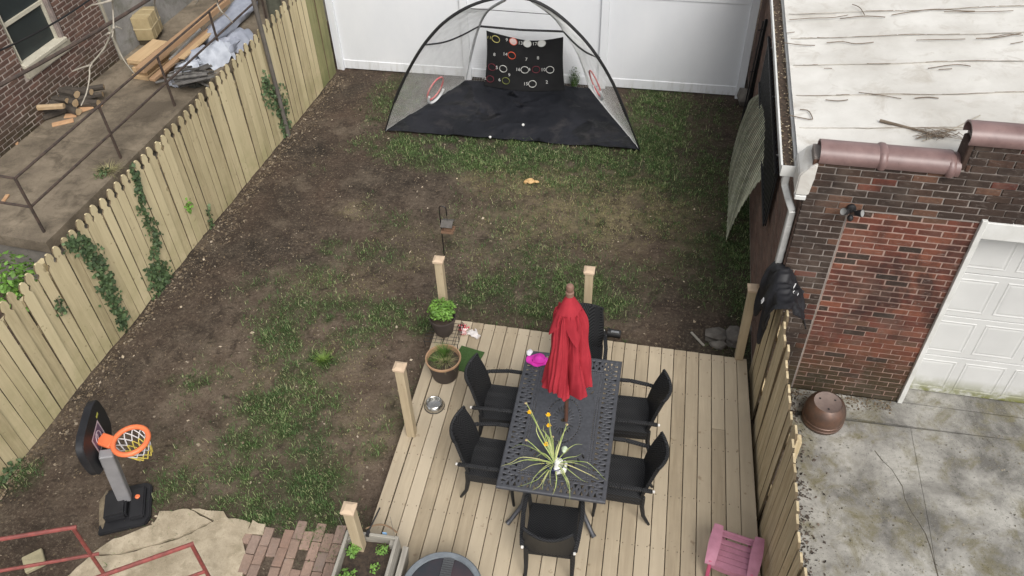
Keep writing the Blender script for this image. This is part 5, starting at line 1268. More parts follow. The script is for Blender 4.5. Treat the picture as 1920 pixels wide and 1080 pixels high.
q = B(); q.tube([onboard(.065 * math.cos(a * math.pi / 10), -.02 + .065 * math.sin(a * math.pi / 10)) for a in range(20)], .006, 5, closed=True); q.tube([onboard(-.04 + .01 * a, -.04 + .012 * a) for a in range(6)], .005, 5); q.build('print_emblem', M_prt, bbo)
RR = .165
q = B(); q.tube([rimc + Vector((RR * math.cos(a * math.pi / 20), RR * math.sin(a * math.pi / 20), 0)) for a in range(40)], .026, 10, closed=True); rmo = q.build('rim', M_or, bh, smooth=True)
q = B(); q.beam(cb + dirr * .02 + Vector((0, 0, rimc.z - cb.z)), rimc - dirr * RR, .13, .045, .01); q.build('bracket', M_or, bh)
def netp(k, lev, n=12):
    a = (k + .5 * (lev % 2)) / n * 2 * math.pi; r_ = RR * (.97 - .12 * lev); return rimc + Vector((r_ * math.cos(a) + .012 * lev, r_ * math.sin(a), -.02 - .055 * lev))
q = B(); q2 = B()
for lev in range(4):
    for k in range(12):
        for d_ in (0, 1):
            kk = k + (d_ if lev % 2 else d_ - 1); (q if lev < 2 else q2).tube([netp(k, lev), netp(kk, lev + 1)], .006, 5)
q.build('net', M('white_net_cord', (.70, .68, .68), .7), rmo); q2.build('net_hem', M('yellow_net_cord', (.72, .58, .12), .7), rmo)

# ------------------------------------------------------------------ red handrails by the steps
def rail(name, lab, segs):
    t = thing(name, lab, 'handrail', segs[0][0])
    for nm, a, c_, r_ in [(s[3], s[0], s[1], s[2]) for s in segs]:
        q = B(); q.tube([Vector(a) - Vector(segs[0][0]), Vector(c_) - Vector(segs[0][0])], r_, 8); q.build(nm, M_red_iron, t, smooth=True)
    return t
tA = G(137, 990, .9); bA = Vector((tA.x - .02, tA.y - .02, 0)); dA = (G(0, 1029, .9) - tA); dA.normalize()
rail('iron_handrail', 'dull red iron handrail over the dirt beside the toy hoop', [(bA, tA, .018, 'upright'), (tA - dA * .03, tA + dA * 2.2 + Vector((0, 0, .5)), .020, 'top_rail'), (bA + Vector((0, 0, .42)) - dA * .08, bA + Vector((0, 0, .42)) + dA * 2.2 + Vector((0, 0, .5)), .017, 'lower_rail'), (tA + dA * 2.0 + Vector((0, 0, .45)), tA + dA * 2.0 + Vector((0, 0, -.9)), .018, 'upright')])
tB = G(359, 1021, .9); bB = Vector((tB.x, tB.y - .02, 0.03)); dB = (G(230, 1080, .9) - tB); dB.normalize()
rail('iron_handrail', 'dull red iron handrail over the pale cracked concrete pad', [(bB, tB, .018, 'upright'), (tB - dB * .02, tB + dB * 2.0 + Vector((0, 0, .35)), .020, 'top_rail'), (bB + Vector((0, 0, .42)), bB + Vector((0, 0, .42)) + dB * 2.0 + Vector((0, 0, .35)), .017, 'lower_rail'), (tB + dB * 1.9 + Vector((0, 0, .33)), tB + dB * 1.9 + Vector((0, 0, -.9)), .018, 'upright')])
g_ = G(65, 1053, .02); q = B(); q.box((0, 0, .03), (.19, .19, .05), (0.05, 0, .75), bev=.008); o = q.build('paver', M('yellowish_paver', (.34, .30, .19), .9, (.25, .22, .14), 10, bump=.3), None, loc=(g_.x, g_.y, 0)); tag(o, 'single square yellowish paver lying in the dirt under the red handrail', 'paver')

# ------------------------------------------------------------------ broken concrete pad and brick paving
pad = thing('concrete_pad', None, None); tag(pad, kind='structure')
def slabp(pxs_, z=.03, nm='slab', m=None):
    q = B(); pts = [G(x, y, z) for x, y in pxs_]
    sub = []
    for a, c_ in zip(pts, pts[1:] + pts[:1]):
        n = max(2, int((c_ - a).length / .07))
        for k in range(n): f_ = a.lerp(c_, k / n); sub.append((f_.x + random.uniform(-.012, .012), f_.y + random.uniform(-.012, .012)))
    slab_poly(q, sub, -.06, z); bmesh.ops.recalc_face_normals(q.bm, faces=q.bm.faces[:]); return q.build(nm, m or M_pad, pad)
slabp([(170, 1040), (212, 1010), (285, 985), (300, 958), (352, 955), (395, 978), (330, 1008), (282, 1022), (225, 1038)], .032)
slabp([(120, 1085), (168, 1043), (225, 1041), (283, 1025), (332, 1011), (397, 981), (412, 968), (470, 978), (455, 1010), (462, 1040), (455, 1090), (440, 1140), (100, 1140)], .026)
slabp([(402, 975), (360, 954), (420, 960), (440, 985)], .03); slabp([(462, 1000), (475, 975), (497, 985), (492, 1002)], .03)
bpv = thing('brick_paving', None, None); tag(bpv, kind='structure')
M_pav = brick_mat('worn_paving_brick', [(.33, .235, .18), (.29, .205, .16), (.36, .25, .195), (.27, .215, .18), (.34, .21, .155)], None, .15)
oA = G(500, 1005, .02); dx_ = (G(600, 1016, .02) - oA).normalized(); dy_ = Vector((-dx_.y, dx_.x, 0)); pang = math.atan2(dx_.y, dx_.x)
pvm = []
for i in range(5):
    q = B(); q.box((0, 0, 0), (.099, .202, .06), bev=.006)
    for v in q.bm.verts: v.co += Vector((random.uniform(-.004, .004), random.uniform(-.004, .004), random.uniform(-.003, .003)))
    pvm.append(q.mesh('brick', M_pav))
for i in range(-2, 10):
    for j in range(-9, 2):
        p_ = oA + dx_ * (i * .104) - dy_ * (-j * .208 + (.104 if i % 2 else 0)); pxx, pyy = proj(p_)
        if pyy < 990 or p_.x > -2.46 or pxx < 455 or p_.y < 2.3: continue
        if random.random() < .05: continue
        link('brick', random.choice(pvm), None, bpv, (p_.x, p_.y, -.006 + random.uniform(-.006, .006)), (random.uniform(-.03, .03), random.uniform(-.03, .03), pang + random.uniform(-.04, .04)))
# ------------------------------------------------------------------ shepherd hook with bird feeder
hb_ = G(833, 478, 0); hk = thing('shepherd_hook', 'thin black shepherd hook stake in the yard behind the deck', 'hook', (hb_.x, hb_.y, 0))
HT = GY(836, 385, hb_.y).z; q = B()
q.tube([(0, 0, -.1), (0, 0, HT - .06)] + [(.05 - .05 * math.cos(a * math.pi / 8), -.02 * a / 8, HT - .06 + .05 * math.sin(a * math.pi / 8)) for a in range(1, 9)] + [(.10, -.02, HT - .16)], .0075, 6); q.build('stake', M_wire, hk, smooth=True)
FSC = .75
fd_ = thing('bird_feeder', 'small wooden hopper bird feeder hanging from the black hook', 'bird feeder', (hb_.x + .10, hb_.y - .02, HT - .42)); fd_.scale = (FSC, FSC, FSC)
M_fd = M('feeder_cedar', (.24, .14, .085), .85, (.15, .09, .06), 12); M_fr = M('feeder_grey_roof', (.12, .11, .10), .85, (.085, .078, .07), 12)
q = B(); q.box((0, 0, .012), (.22, .17, .02), bev=.003); q.box((0, -.088, .03), (.22, .012, .04)); q.box((0, .088, .03), (.22, .012, .04)); q.box((-.105, 0, .03), (.012, .164, .04)); q.box((.105, 0, .03), (.012, .164, .04)); q.build('tray', M_fd, fd_)
q = B(); q.box((0, 0, .10), (.14, .09, .15)); q.build('hopper', M_fd, fd_)
for sy in (-1, 1):
    q = B(); q.box((0, sy * .062, .205), (.21, .135, .014), (-sy * .5, 0, 0)); q.build('roof_board', M_fr, fd_)
q = B(); q.tube([(0, 0, .22), (0, 0, .345)], .003, 5); q.build('hanger', M_wire, fd_)
# chewed dog toy
dt = G(993, 340, .03); q = B(); q.blob((0, 0, .035), (.07, .045, .04), 3, .25, 31); q.blob((.10, .01, .025), (.05, .022, .022), 2, .25, 32); q.blob((-.06, -.02, .022), (.028, .022, .022), 2, .2, 33)
o = q.build('chewed_toy', M('tan_chew', (.62, .42, .20), .75, (.42, .25, .10), 14), None, smooth=True, loc=(dt.x, dt.y, 0)); tag(o, 'chewed tan dog toy lying on the bare soil in the yard', 'dog toy')

# ------------------------------------------------------------------ wooden lattice panel sagging against the garage
lt = thing('lattice_panel', 'grey green weathered wooden lattice panel sagging against the garage side', 'lattice', (1.4, 10.6, 0)); LO = Vector((1.4, 10.6, 0))
M_lat = wood('weathered_lattice', (.36, .36, .25), (.22, .23, .15), 'Z', 1.0, .2)
M_lat2 = M('weathered_lattice_slat', (.50, .50, .38), .85, (.32, .33, .23), 9, vary=.4)
# surface: s along the panel (0 near end..1 far end), t up (0 on ground..1 at wall)
bot_pts = [(1362, 452), (1366, 380), (1369, 315), (1385, 245), (1402, 205)]; top_pts = [(1432, 330), (1437, 275), (1438, 225), (1433, 195), (1422, 178)]
wall_x = lambda y: 1.48 + .0244 * (y - 6.45) - .03
bot = cr([G(x, y, .01) for x, y in bot_pts], 20); topc = cr([GX(x, y, (1.44, 6.45), .0244) for x, y in top_pts], 20)
for p_ in topc: p_.z = max(.6, p_.z)
def lat(s, t): a = at(bot, s); c_ = at(topc, s); m = a.lerp(c_, t); return m + Vector((-.045, 0, .02)) * math.sin(t * math.pi) - LO
def latn(s, t): 
    du = lat(min(1, s + .03), t) - lat(max(0, s - .03), t); dv_ = lat(s, min(1, t + .05)) - lat(s, max(0, t - .05)); n_ = du.cross(dv_); n_.normalize(); return n_
M_lat3 = M('dark_rear_slat', (.13, .125, .09), .9, (.08, .08, .055), 9, vary=.3)  # darker colour for the slat layer on the wall side
def slat_strip(s0, t0, s1, t1, off, wd2=.012, n=9, lm=None):
    q = B(); A = []; 
    for k in range(n):
        f_ = k / (n - 1); s, t = s0 + (s1 - s0) * f_, t0 + (t1 - t0) * f_; p_ = lat(s, t); nn = latn(s, t); A.append((p_ + nn * off, nn))
    rings = []
    for k, (p_, nn) in enumerate(A):
        d_ = (A[min(k + 1, n - 1)][0] - A[max(k - 1, 0)][0]).normalized(); sd_ = d_.cross(nn).normalized() * wd2
        rings.append([q.bm.verts.new(p_ + sd_ + nn * .003), q.bm.verts.new(p_ - sd_ + nn * .003), q.bm.verts.new(p_ - sd_ - nn * .003), q.bm.verts.new(p_ + sd_ - nn * .003)])
    for a, c_ in zip(rings[:-1], rings[1:]):
        for k in range(4): q.bm.faces.new((a[k], a[(k + 1) % 4], c_[(k + 1) % 4], c_[k]))
    q.bm.faces.new(rings[0]); q.bm.faces.new(rings[-1][::-1]); return q.build('slat', lm or M_lat2, lt)
SLN = (bot[-1] - bot[0]).length; TLN = 1.25; rat = TLN / SLN; step_ = .115 / SLN
k = -rat
while k < 1.0:
    s0, t0, s1, t1 = k, 0.0, k + rat, 1.0
    if s0 < 0: t0 = -s0 / rat; s0 = 0
    if s1 > 1: t1 = 1 - (s1 - 1) / rat; s1 = 1.0
    if s1 - s0 > .03:
        slat_strip(s0, t0, s1, t1, -.006)
        if int(round((k + rat) / step_)) % 2: slat_strip(s0, 1 - t0, s1, 1 - t1, .004, .012, 9, M_lat3)
    k += step_
# black grille panels leaning behind the lattice
def black_panel(lab, base_px, top_px, bars):
    b0, b1 = [G(x, y, .02) for x, y in base_px]; t0, t1 = [GX(x, y, (1.45, 6.45), .0244) for x, y in top_px]
    t = thing('steel_fence_panel', lab, 'fence panel', b0)
    def f(s, v): return b0.lerp(b1, s).lerp(t0.lerp(t1, s), v) - b0
    for v in (.04, .96):
        q = B(); q.tube([f(0, v), f(1, v)], .013, 6); q.build('frame_rail', M_black, t)
    for k in range(bars):
        q = B(); q.tube([f((k + .5) / bars, 0), f((k + .5) / bars, 1)], .009, 6); q.build('bar', M_black, t)
    return t
bp0 = GX(1436, 425, (1.44, 6.45), .0244); bp1 = GX(1458, 335, (1.44, 6.45), .0244)
t_ = thing('mesh_screen', 'black ribbed mesh screen hung on the garage side wall above the lattice', 'screen', (bp0.x, bp0.y, bp0.z), -A_G)
BLn, BHt = 3.3, bp1.z - bp0.z + .05
for k in range(64):
    q = B(); q.box((-.005 - .012 * (k % 2), .03 + k * BLn / 64, BHt / 2), (.012, BLn / 64 - .008, BHt)); q.build('rib', M_black, t_)
for zz in (.02, BHt - .02):
    q = B(); q.box((-.03, BLn / 2, zz), (.02, BLn, .04)); q.build('frame_rail', M_black, t_)
for yy in (.4, 1.7, 3.0):
    q = B(); q.beam((.035, yy, BHt - .02), (-.02, yy, BHt - .02), .02, .02); q.build('wall_hook', M_alu, t_)
bxp = thing('black_trellis', 'narrow black metal trellis standing between the white fence and the garage', 'trellis', (1.60, 12.2, 0))
for k in range(7):
    q = B(); q.tube([(-.09 + k * .035, .02 * k, 0), (-.05 + k * .035, .02 * k, 1.75)], .012, 6); q.build('bar', M_black, bxp)
for zz in (.2, .9, 1.6):
    q = B(); q.tube([(-.10, 0, zz), (.16, .13, zz)], .010, 6); q.build('cross_bar', M_black, bxp)
q = B(); q.box((.05, .09, .9), (.20, .012, 1.7), (0, .02, .45)); q.build('backing_sheet', M_black, bxp)
# ------------------------------------------------------------------ pole and ivy on the picket fence
pp0 = G(528, 243, 0); q = B(); q.tube([(0, 0, -.1), (-.02, .0, 2.6)], .035, 10); o = q.build('metal_pole', M('dull_grey_pole', (.13, .115, .10), .7, (.09, .08, .07), 8), None, smooth=True, loc=(lfx(10.78) + .075, 10.78, 0)); tag(o, 'dull grey pole standing against the picket fence with ivy at its foot', 'pole')
def ivy(lab, pxs_, wid, n, size, seed, m=M_leaf_ivy, onfence=True, name='ivy_vine', cat='ivy'):
    pts = [GX(x, y, LA, LS) if onfence else G(x, y, .1) for x, y in pxs_]; pts = [p_ + Vector((.03, 0, 0)) for p_ in pts]; pts[-1].z = max(pts[-1].z, .02); b0 = Vector((pts[-1].x, pts[-1].y, 0))
    t = thing(name, lab, cat, b0); loc = [p_ - b0 for p_ in pts]
    if len(loc) < 2: loc.append(loc[0] - Vector((0, 0, .1)))
    q = B(); q.tube(cr(loc, 14), .006, 5); q.build('stem', M_stem, t)
    r_ = np.random.default_rng(seed); V = []; F = []; cl = cr(loc, 60)
    for i in range(n):
        u = r_.random(); c_ = cl[int(u * 59)]; ww = np.interp(u, np.linspace(0, 1, len(wid)), wid)
        o_ = r_.normal(size=3) * np.array([.022, ww * .5, ww * .5]); p_ = np.array(c_) + o_; p_[0] = max(p_[0], np.array(c_)[0] - .02); p_[2] = max(.01, p_[2])
        nrm = np.array([1.0, 0, .55]) + r_.normal(size=3) * .4; nrm /= np.linalg.norm(nrm); t1 = np.cross(nrm, r_.normal(size=3)); t1 /= np.linalg.norm(t1); t2 = np.cross(nrm, t1); s = size * r_.uniform(.6, 1.3); k_ = len(V)
        V += [p_ - t1 * s, p_ + t2 * s * .9 - t1 * s * .2, p_ + t1 * s * 1.1, p_ - t2 * s * .9 - t1 * s * .2, p_ + nrm * s * .15]; F += [(k_, k_ + 1, k_ + 4), (k_ + 1, k_ + 2, k_ + 4), (k_ + 2, k_ + 3, k_ + 4), (k_ + 3, k_, k_ + 4)]
    tag(link('leaves', np_mesh('leaves', np.array(V), np.array(F), m), None, t), kind='stuff'); return t
ivy('thick arching ivy vine growing from the fence top to the ground near the terrace corner', [(122, 455), (150, 460), (175, 490), (195, 530), (210, 565), (228, 612)], [.09, .12, .14, .14, .13, .10], 900, .028, 1)
ivy('long thin ivy vine climbing the pickets beside the dark ground ivy clump', [(245, 320), (255, 350), (262, 390), (275, 420), (290, 450), (280, 478)], [.09, .07, .09, .10, .12, .08], 520, .026, 2)
ivy('dark bushy ivy clump at the foot of the picket fence', [(285, 505), (298, 520), (305, 535)], [.18, .24, .2], 380, .03, 3)
ivy('small ivy sprig with a few leaves on the bare pickets near the yard corner', [(105, 560), (112, 590)], [.05, .06], 45, .02, 4)
ivy('bright green weed sprouting from the middle of the picket fence', [(345, 380), (350, 392)], [.08, .08], 60, .024, 5, M_leaf_bright, name='fence_weed', cat='weed')
ivy('small dark ivy tuft low on the pickets beyond the bright weed', [(385, 390), (390, 415), (395, 425)], [.07, .07, .06], 70, .024, 6)
ivy('ivy spreading over the pickets at the grey pole', [(492, 150), (505, 180), (525, 190), (530, 225), (533, 240)], [.12, .22, .24, .16, .14], 560, .028, 7)
ivy('low ivy patch in the dirt corner near the toy hoop', [(20, 880), (15, 900)], [.12, .12], 90, .025, 8, name='ground_ivy')
# shrub beyond the fence and weed on terrace edge
sb = thing('shrub', 'yellow green shrub growing behind the picket fence below the terrace', 'shrub', (-7.0, 5.75, 0)); stems('stems', sb, (0, 0, 0), 12, 1.25, .25, M_stem, .008, 5); leaf_cloud('foliage', sb, (0, 0, 1.15), (.32, .34, .42), 520, M_leaf_bright, .04, 21, .55)
wp = G(205, 322, TZ); wt = thing('terrace_weed', 'tuft of yellow green grass weed at the terrace edge', 'weed', (wp.x, wp.y, TZ)); tuft('grass_tuft', wt, (0, 0, .0), 160, .10, .22, M_straw, .004, 8, .5); leaf_cloud('foliage', wt, (-.05, -.08, .04), (.10, .16, .05), 110, M_leaf_ivy, .022, 22)

# ------------------------------------------------------------------ things on the terrace
TS = Vector((0, 0, TZ + .002))
def onT(px, py, z=0.0): return G(px, py, TZ + z)
M_log = wood('split_firewood', (.24, .185, .125), (.12, .095, .07), 'X', 1.0, .25); M_bark = M('dark_bark', (.045, .037, .03), .95, (.08, .066, .052), 14, bump=.8, bsc=40); M_cut = M('pale_split_face', (.42, .31, .19), .85, (.33, .23, .13), 10)
def log(px, py, z, L_, r, az_, lab, m=M_bark, pitch=0):
    g_ = onT(px, py, z); t = thing('firewood_log', lab, 'firewood', (g_.x, g_.y, TZ + z - r * .0), az_, 'firewood heap by the house wall')
    q = B(); rr = random.Random(int(px * 7 + py)); n = 7; ra_ = [r * rr.uniform(.8, 1.15) for _ in range(n)]
    rings = [[q.bm.verts.new((sx * L_ / 2, ra_[k] * math.cos(k * 6.283 / n), r + ra_[k] * math.sin(k * 6.283 / n) + sx * L_ / 2 * pitch)) for k in range(n)] for sx in (-1, 1)]
    for k in range(n): q.bm.faces.new((rings[0][k], rings[0][(k + 1) % n], rings[1][(k + 1) % n], rings[1][k]))
    q.build('bark', m, t, smooth=False)
    for sx in (0, 1):
        q = B(); q.bm.faces.new([q.bm.verts.new(v) for v in [(( -1, 1)[sx] * (L_ / 2 + .001), ra_[k] * .97 * math.cos(k * 6.283 / n), r + ra_[k] * .97 * math.sin(k * 6.283 / n) + (-1, 1)[sx] * L_ / 2 * pitch) for k in range(n)]]); q.build('cut_face', M_cut, t)
    return t
log(66, 215, .0, .46, .075, 1.75, 'thick pale barked log lying across the end of the firewood heap', M_log); log(98, 205, .19, .38, .045, .25, 'pale split stick lying on top of the firewood heap', M_cut)
HL = 'dark barked log in the firewood heap against the brick wall'
for k in range(15): log(84 + (k % 5) * 21 + random.uniform(-4, 4), 222 - (k % 5) * 6 - (k // 5) * 14 + random.uniform(-3, 3), (k // 5) * .075, random.uniform(.36, .5), random.uniform(.04, .065), random.uniform(-.3, 1.1), HL)
M_scrap = M('fresh_wood_scrap', (.55, .34, .19), .8, (.45, .26, .14), 12)
for px, py, sx, sy, az_, lab in ((118, 230, .30, .10, .6, 'thin fresh wood offcut lying below the firewood heap'), (133, 217, .18, .10, .3, 'short pinkish wood offcut beside the firewood heap'), (160, 203, .2, .16, .9, 'angular wood chip at the far end of the firewood heap'), (188, 197, .07, .06, .4, 'tiny wood chip near the railing post'), (10, 268, .36, .2, .5, 'broken orange brown board lying by the brick wall'), (10, 372, .05, .16, .2, 'small tan wood piece near the railing corner')):
    g_ = onT(px, py, .01); q = B(); q.box((0, 0, .012), (sx, sy, .02), (0, 0, az_), bev=.003); o = q.build('wood_scrap', M_scrap, None, loc=(g_.x, g_.y, TZ)); tag(o, lab, 'wood')
# short thick planks stacked
M_plank = wood('fresh_yellow_plank', (.56, .40, .23), (.46, .31, .17), 'Y', .8, .08); stk = onT(262, 150, .0)
a0, a1 = onT(255, 155), onT(330, 95); dpl = math.atan2((a1 - a0).y, (a1 - a0).x) - math.pi / 2
for k, (dx2, ln) in enumerate(((.0, .62), (-.02, .60), (.03, .66), (-.05, .58), (.0, .70))):
    q = B(); q.box((dx2, ln / 2 + (.06 if k % 2 else 0), .034), (.30 - .03 * (k % 3), ln, .066), bev=.004); o = q.build('plank', M_plank, None, loc=(stk.x + .02, stk.y, TZ + .002 + k * .069), rot=(0, 0, dpl)); tag(o, 'short thick yellow plank in the neat stack, ' + ('lowest of its stack', 'second from the bottom of its stack', 'middle one of its stack', 'just under the top plank', 'topmost of its stack')[k], 'plank', 'stack of short yellow planks')
def timber(pa, pb, z, w_, h_, lab, m=None):
    a, c_ = onT(*pa, z), onT(*pb, z); t = B(); L_ = (c_ - a).length; t.box((0, L_ / 2, 0), (w_, L_, h_), bev=.005); az_ = math.atan2((c_ - a).y, (c_ - a).x) - math.pi / 2
    o = t.build('timber_beam', m or M_plank, None, loc=(a.x, a.y, a.z), rot=(0, 0, az_)); tag(o, lab, 'timber', 'long timbers on the terrace'); return o
M_plank2 = wood('brown_pine_beam', (.44, .28, .165), (.35, .22, .125), 'Y', .8, .06)
timber((262, 132), (425, 0), .40, .14, .09, 'long square pine beam lying on the short plank stack', M_plank2)
timber((300, 140), (440, 15), .05, .09, .09, 'long pine beam on the terrace floor beside the grey sheeting', M_plank2); timber((322, 120), (470, -12), .16, .045, .09, 'long narrow pine board lying highest beside the grey sheeting')
timber((318, 112), (376, 55), .19, .035, .035, 'slim white painted batten lying on the timbers', M_white)
# straw coloured carton with tape bands on bricks
cxp = onT(270, 68, .05); ct_ = thing('wrapped_carton', 'tan wrapped carton with crossed bands standing against the stucco wall', 'carton', (cxp.x + .12, cxp.y + .0, TZ), trz + .25)
M_cart = M('tan_cardboard', (.38, .30, .165), .8, (.30, .235, .125), 8, bump=.3); M_tape = M('light_tape_band', (.48, .39, .23), .6)
q = B(); q.box((0, 0, .05), (.24, .42, .1)); q.build('brick_footing', M_brick_house, ct_)
q = B(); q.box((.02, 0, .29), (.30, .46, .40), bev=.02, seg=2); q.build('box', M_cart, ct_, smooth=True)
q = B(); q.box((.02, -.10, .29), (.308, .035, .408), bev=.01); q.box((.02, .10, .29), (.308, .035, .408), bev=.01); q.box((.02, 0, .29), (.312, .467, .03), bev=.006); q.build('bands', M_tape, ct_)
# grey plastic sheeting rolls and bags
M_sheetp = M('blue_grey_plastic_sheet', (.34, .36, .42), .4, (.25, .27, .32), 6, bump=.5, bsc=9); M_bag = M('pale_plastic_bag', (.55, .58, .64), .45, (.38, .41, .47), 8, bump=.6, bsc=12)
def roll(pa, pb, z, r, lab, m, sq=.8, seed=0):
    a, c_ = onT(*pa, z), onT(*pb, z); d_ = c_ - a; L_ = d_.length; az_ = math.atan2(d_.y, d_.x); q = B(); rr = random.Random(seed); ph = [rr.uniform(0, 6) for _ in range(6)]
    def f(u, v):
        a_ = v * 2 * math.pi; rad_ = r * (1 + .12 * math.sin(3 * a_ + 5 * u + ph[0]) + .10 * math.sin(7 * a_ - 9 * u + ph[1]) + .10 * math.sin(13 * u + ph[2])) * (1 - .5 * (abs(u * 2 - 1) ** 8)); return Vector((u * L_, rad_ * math.cos(a_), r * sq + rad_ * math.sin(a_) * sq))
    q.grid(f, 26, 22); bmesh.ops.remove_doubles(q.bm, verts=q.bm.verts[:], dist=1e-4); bmesh.ops.holes_fill(q.bm, edges=q.bm.edges[:]); o = q.build('sheet_roll', m, None, smooth=True, angle=70, loc=(a.x, a.y, a.z), rot=(0, 0, az_)); tag(o, lab, 'sheeting'); return o
roll((392, 92), (478, 10), .0, .17, 'thick roll of blue grey plastic sheeting by the timbers', M_sheetp, .8, 1); roll((420, 112), (458, 70), .0, .15, 'short bundle of grey sheeting next to the fence tops', M_sheetp, .7, 2)
def crumple(px, py, z, size, lab, m, seed, rz=0, name='plastic_bag', cat='bag'):
    g_ = onT(px, py, z); q = B(); q.blob((0, 0, size[2] * .85), size, 4, .30, seed); rr = random.Random(seed)
    for v in q.bm.verts: v.co += Vector((rr.uniform(-1, 1), rr.uniform(-1, 1), rr.uniform(-1, 1))) * .012
    o = q.build(name, m, None, smooth=True, angle=45, loc=(g_.x, g_.y, TZ + z), rot=(0, 0, rz)); tag(o, lab, cat)
def drape(px, py, lab, L_, W2, top, m, seed, rz):
    g_ = onT(px, py, .05); rr = random.Random(seed); ph = [rr.uniform(0, 6) for _ in range(5)]; q = B()
    def f(u, v):
        s = v * 2 - 1; w_ = W2 * (1 - .25 * abs(u * 2 - 1)); fl = .03 * math.sin(9 * u + ph[0]) + .022 * math.sin(17 * u + 3 * s + ph[1]) + .012 * math.sin(31 * u + ph[2])
        z = top * (1 - abs(s) ** 1.25) * (1 - .35 * (u * 2 - 1) ** 2) + fl * (.3 + abs(s)); return Vector(((u - .5) * L_ + fl * .6, s * w_ + fl * .5, max(.004, z + .01)))
    q.grid(f, 34, 26); q.solid(.003); o = q.build('plastic_sheet', m, None, smooth=True, angle=80, loc=(g_.x, g_.y, TZ + .002), rot=(0, 0, rz)); tag(o, lab, 'sheeting')
drape(405, 112, 'pale blue plastic sheet draped over the scrap next to the fence tops', .62, .20, .34, M_bag, 3, 1.0); drape(372, 112, 'crumpled translucent plastic sheet between the timbers and the railing', .50, .24, .24, M_sheetp, 4, .9); drape(440, 85, 'grey plastic sheet bunched against the fence tops behind the timbers', .7, .2, .26, M_sheetp, 14, 1.0); drape(352, 128, 'small pale plastic scrap caught in the metal scrap heap', .36, .14, .15, M_bag, 15, .4)
timber((285, 150), (395, 55), .20, .10, .05, 'weathered flat board lying across the beam ends', M_plank2); timber((340, 110), (480, -15), .22, .10, .03, 'thin wide pine board lying over the grey sheeting')
crumple(385, 125, .0, (.14, .09, .08), 'small pale plastic bag on the scrap heap', M_bag, 5)
crumple(335, 160, .0, (.11, .10, .09), 'white sack with black lettering on the scrap heap', M_bag, 6, 0, 'sack', 'sack')
me = text_mesh('RZ\nR5', .075, M_black); g_ = onT(329, 163, .16); o = link('lettering', me, None, bpy.data.objects['sack'], (-.02, -.035, .155), (math.radians(38), 0, .3))
M_scr = M('scrap_metal', (.20, .19, .175), .5, (.10, .095, .09), 10, metal=.3, vary=.4)
SL = ['bent grey metal bar', 'short dull metal tube', 'narrow rusty metal rod', 'flat grey metal strip']
for k in range(34):
    px, py = 350 + random.gauss(0, 18), 140 + random.gauss(0, 13); g_ = onT(px, py, .05 + .012 * k * .5); L_ = random.uniform(.2, .5); q = B(); a = random.uniform(-.4, 1.2); d_ = Vector((math.cos(a), math.sin(a), random.uniform(-.15, .25)))
    if k % 4 == 0: q.tube([(0, 0, 0), d_ * L_ * .5, d_ * L_ + Vector((.05, -.05, .02))], .018, 7)
    elif k % 4 == 1: q.tube([(0, 0, 0), d_ * L_], .026, 8)
    elif k % 4 == 2: q.tube([(0, 0, 0), d_ * L_], .012, 6)
    else: q.beam((0, 0, 0), d_ * L_, .06, .012)
    o = q.build('metal_scrap', M_scr, None, loc=(g_.x - d_.x * L_ / 2, g_.y - d_.y * L_ / 2, TZ + .03 + .008 * k)); tag(o, SL[k % 4] + ' in the scrap heap beside the picket fence', 'scrap', 'metal scrap heap')
crumple(372, 158, .0, (.16, .17, .10), 'dark grey tarp bundle under the scrap heap', M('dark_tarp', (.07, .07, .062), .7, (.11, .11, .095), 9), 9, .4, 'tarp', 'tarp')
# trunk, bare twigs, cables
M_trunk = M('grey_green_bark', (.10, .10, .075), .95, (.06, .062, .045), 9, bump=.7, bsc=30); M_twig = M('pale_bare_twig', (.42, .38, .31), .85, (.3, .27, .22), 12)
tr_p = Vector((-6.62, 12.75, 0)); tr = thing('bare_tree', 'bare tree trunk behind the fence with pale twigs hanging over the terrace', 'tree', tr_p)
q = B(); q.tube([(0, 0, -.1), (.02, .02, 1.6), (-.04, .1, 2.8), (-.2, .1, 3.9), (-.7, .0, 4.8)], [.15, .12, .11, .09, .06], 12); q.build('trunk', M_trunk, tr, smooth=True)
def W(px, py, z): return G(px, py, z) - tr_p
branches = [([(-.7, 0, 4.8), (-1.3, -.5, 4.9), W(212, -40, 4.2)], [.06, .045, .02]), ([(-.2, .1, 3.9), (-.5, -.4, 4.3), W(300, -30, 3.9)], [.05, .035, .014])]
for pts, rr in branches: q = B(); q.tube(cr([Vector(p) for p in pts], 10), [rr[0] + (rr[-1] - rr[0]) * k / 9 for k in range(10)], 8); q.build('limb', M_trunk, tr, smooth=True)
tz_ = 2.6
tw = [[(212, -40, 4.2), (211, 0, 3.6), (213, 50, 3.3), (210, 70, 3.2)], [(213, 50, 3.3), (218, 80, 3.0), (232, 112, 2.8), (252, 138, 2.6)], [(213, 52, 3.3), (195, 92, 3.0), (170, 122, 2.8), (168, 145, 2.7), (162, 175, 2.6), (152, 198, 2.5)], [(170, 122, 2.8), (150, 128, 2.75), (136, 134, 2.7)], [(205, 62, 3.25), (197, 66, 3.2)], [(211, 0, 3.6), (190, 6, 3.6), (172, 10, 3.55), (162, 16, 3.5)], [(300, -30, 3.9), (290, 0, 3.4), (292, 18, 3.2), (299, 38, 3.0)], [(415, -30, 3.6), (407, 2, 3.2), (414, 20, 3.1), (425, 30, 3.0), (436, 42, 2.9)], [(382, -20, 3.3), (372, 0, 3.1), (366, 8, 3.0)], [(218, 50, 3.25), (228, 54, 3.2)]]
for line in tw:
    pts = cr([W(*p) for p in line], 12); q = B(); q.tube(pts, [.012 - .006 * k / 11 for k in range(12)], 6); q.build('twig', M_twig, tr, smooth=True)
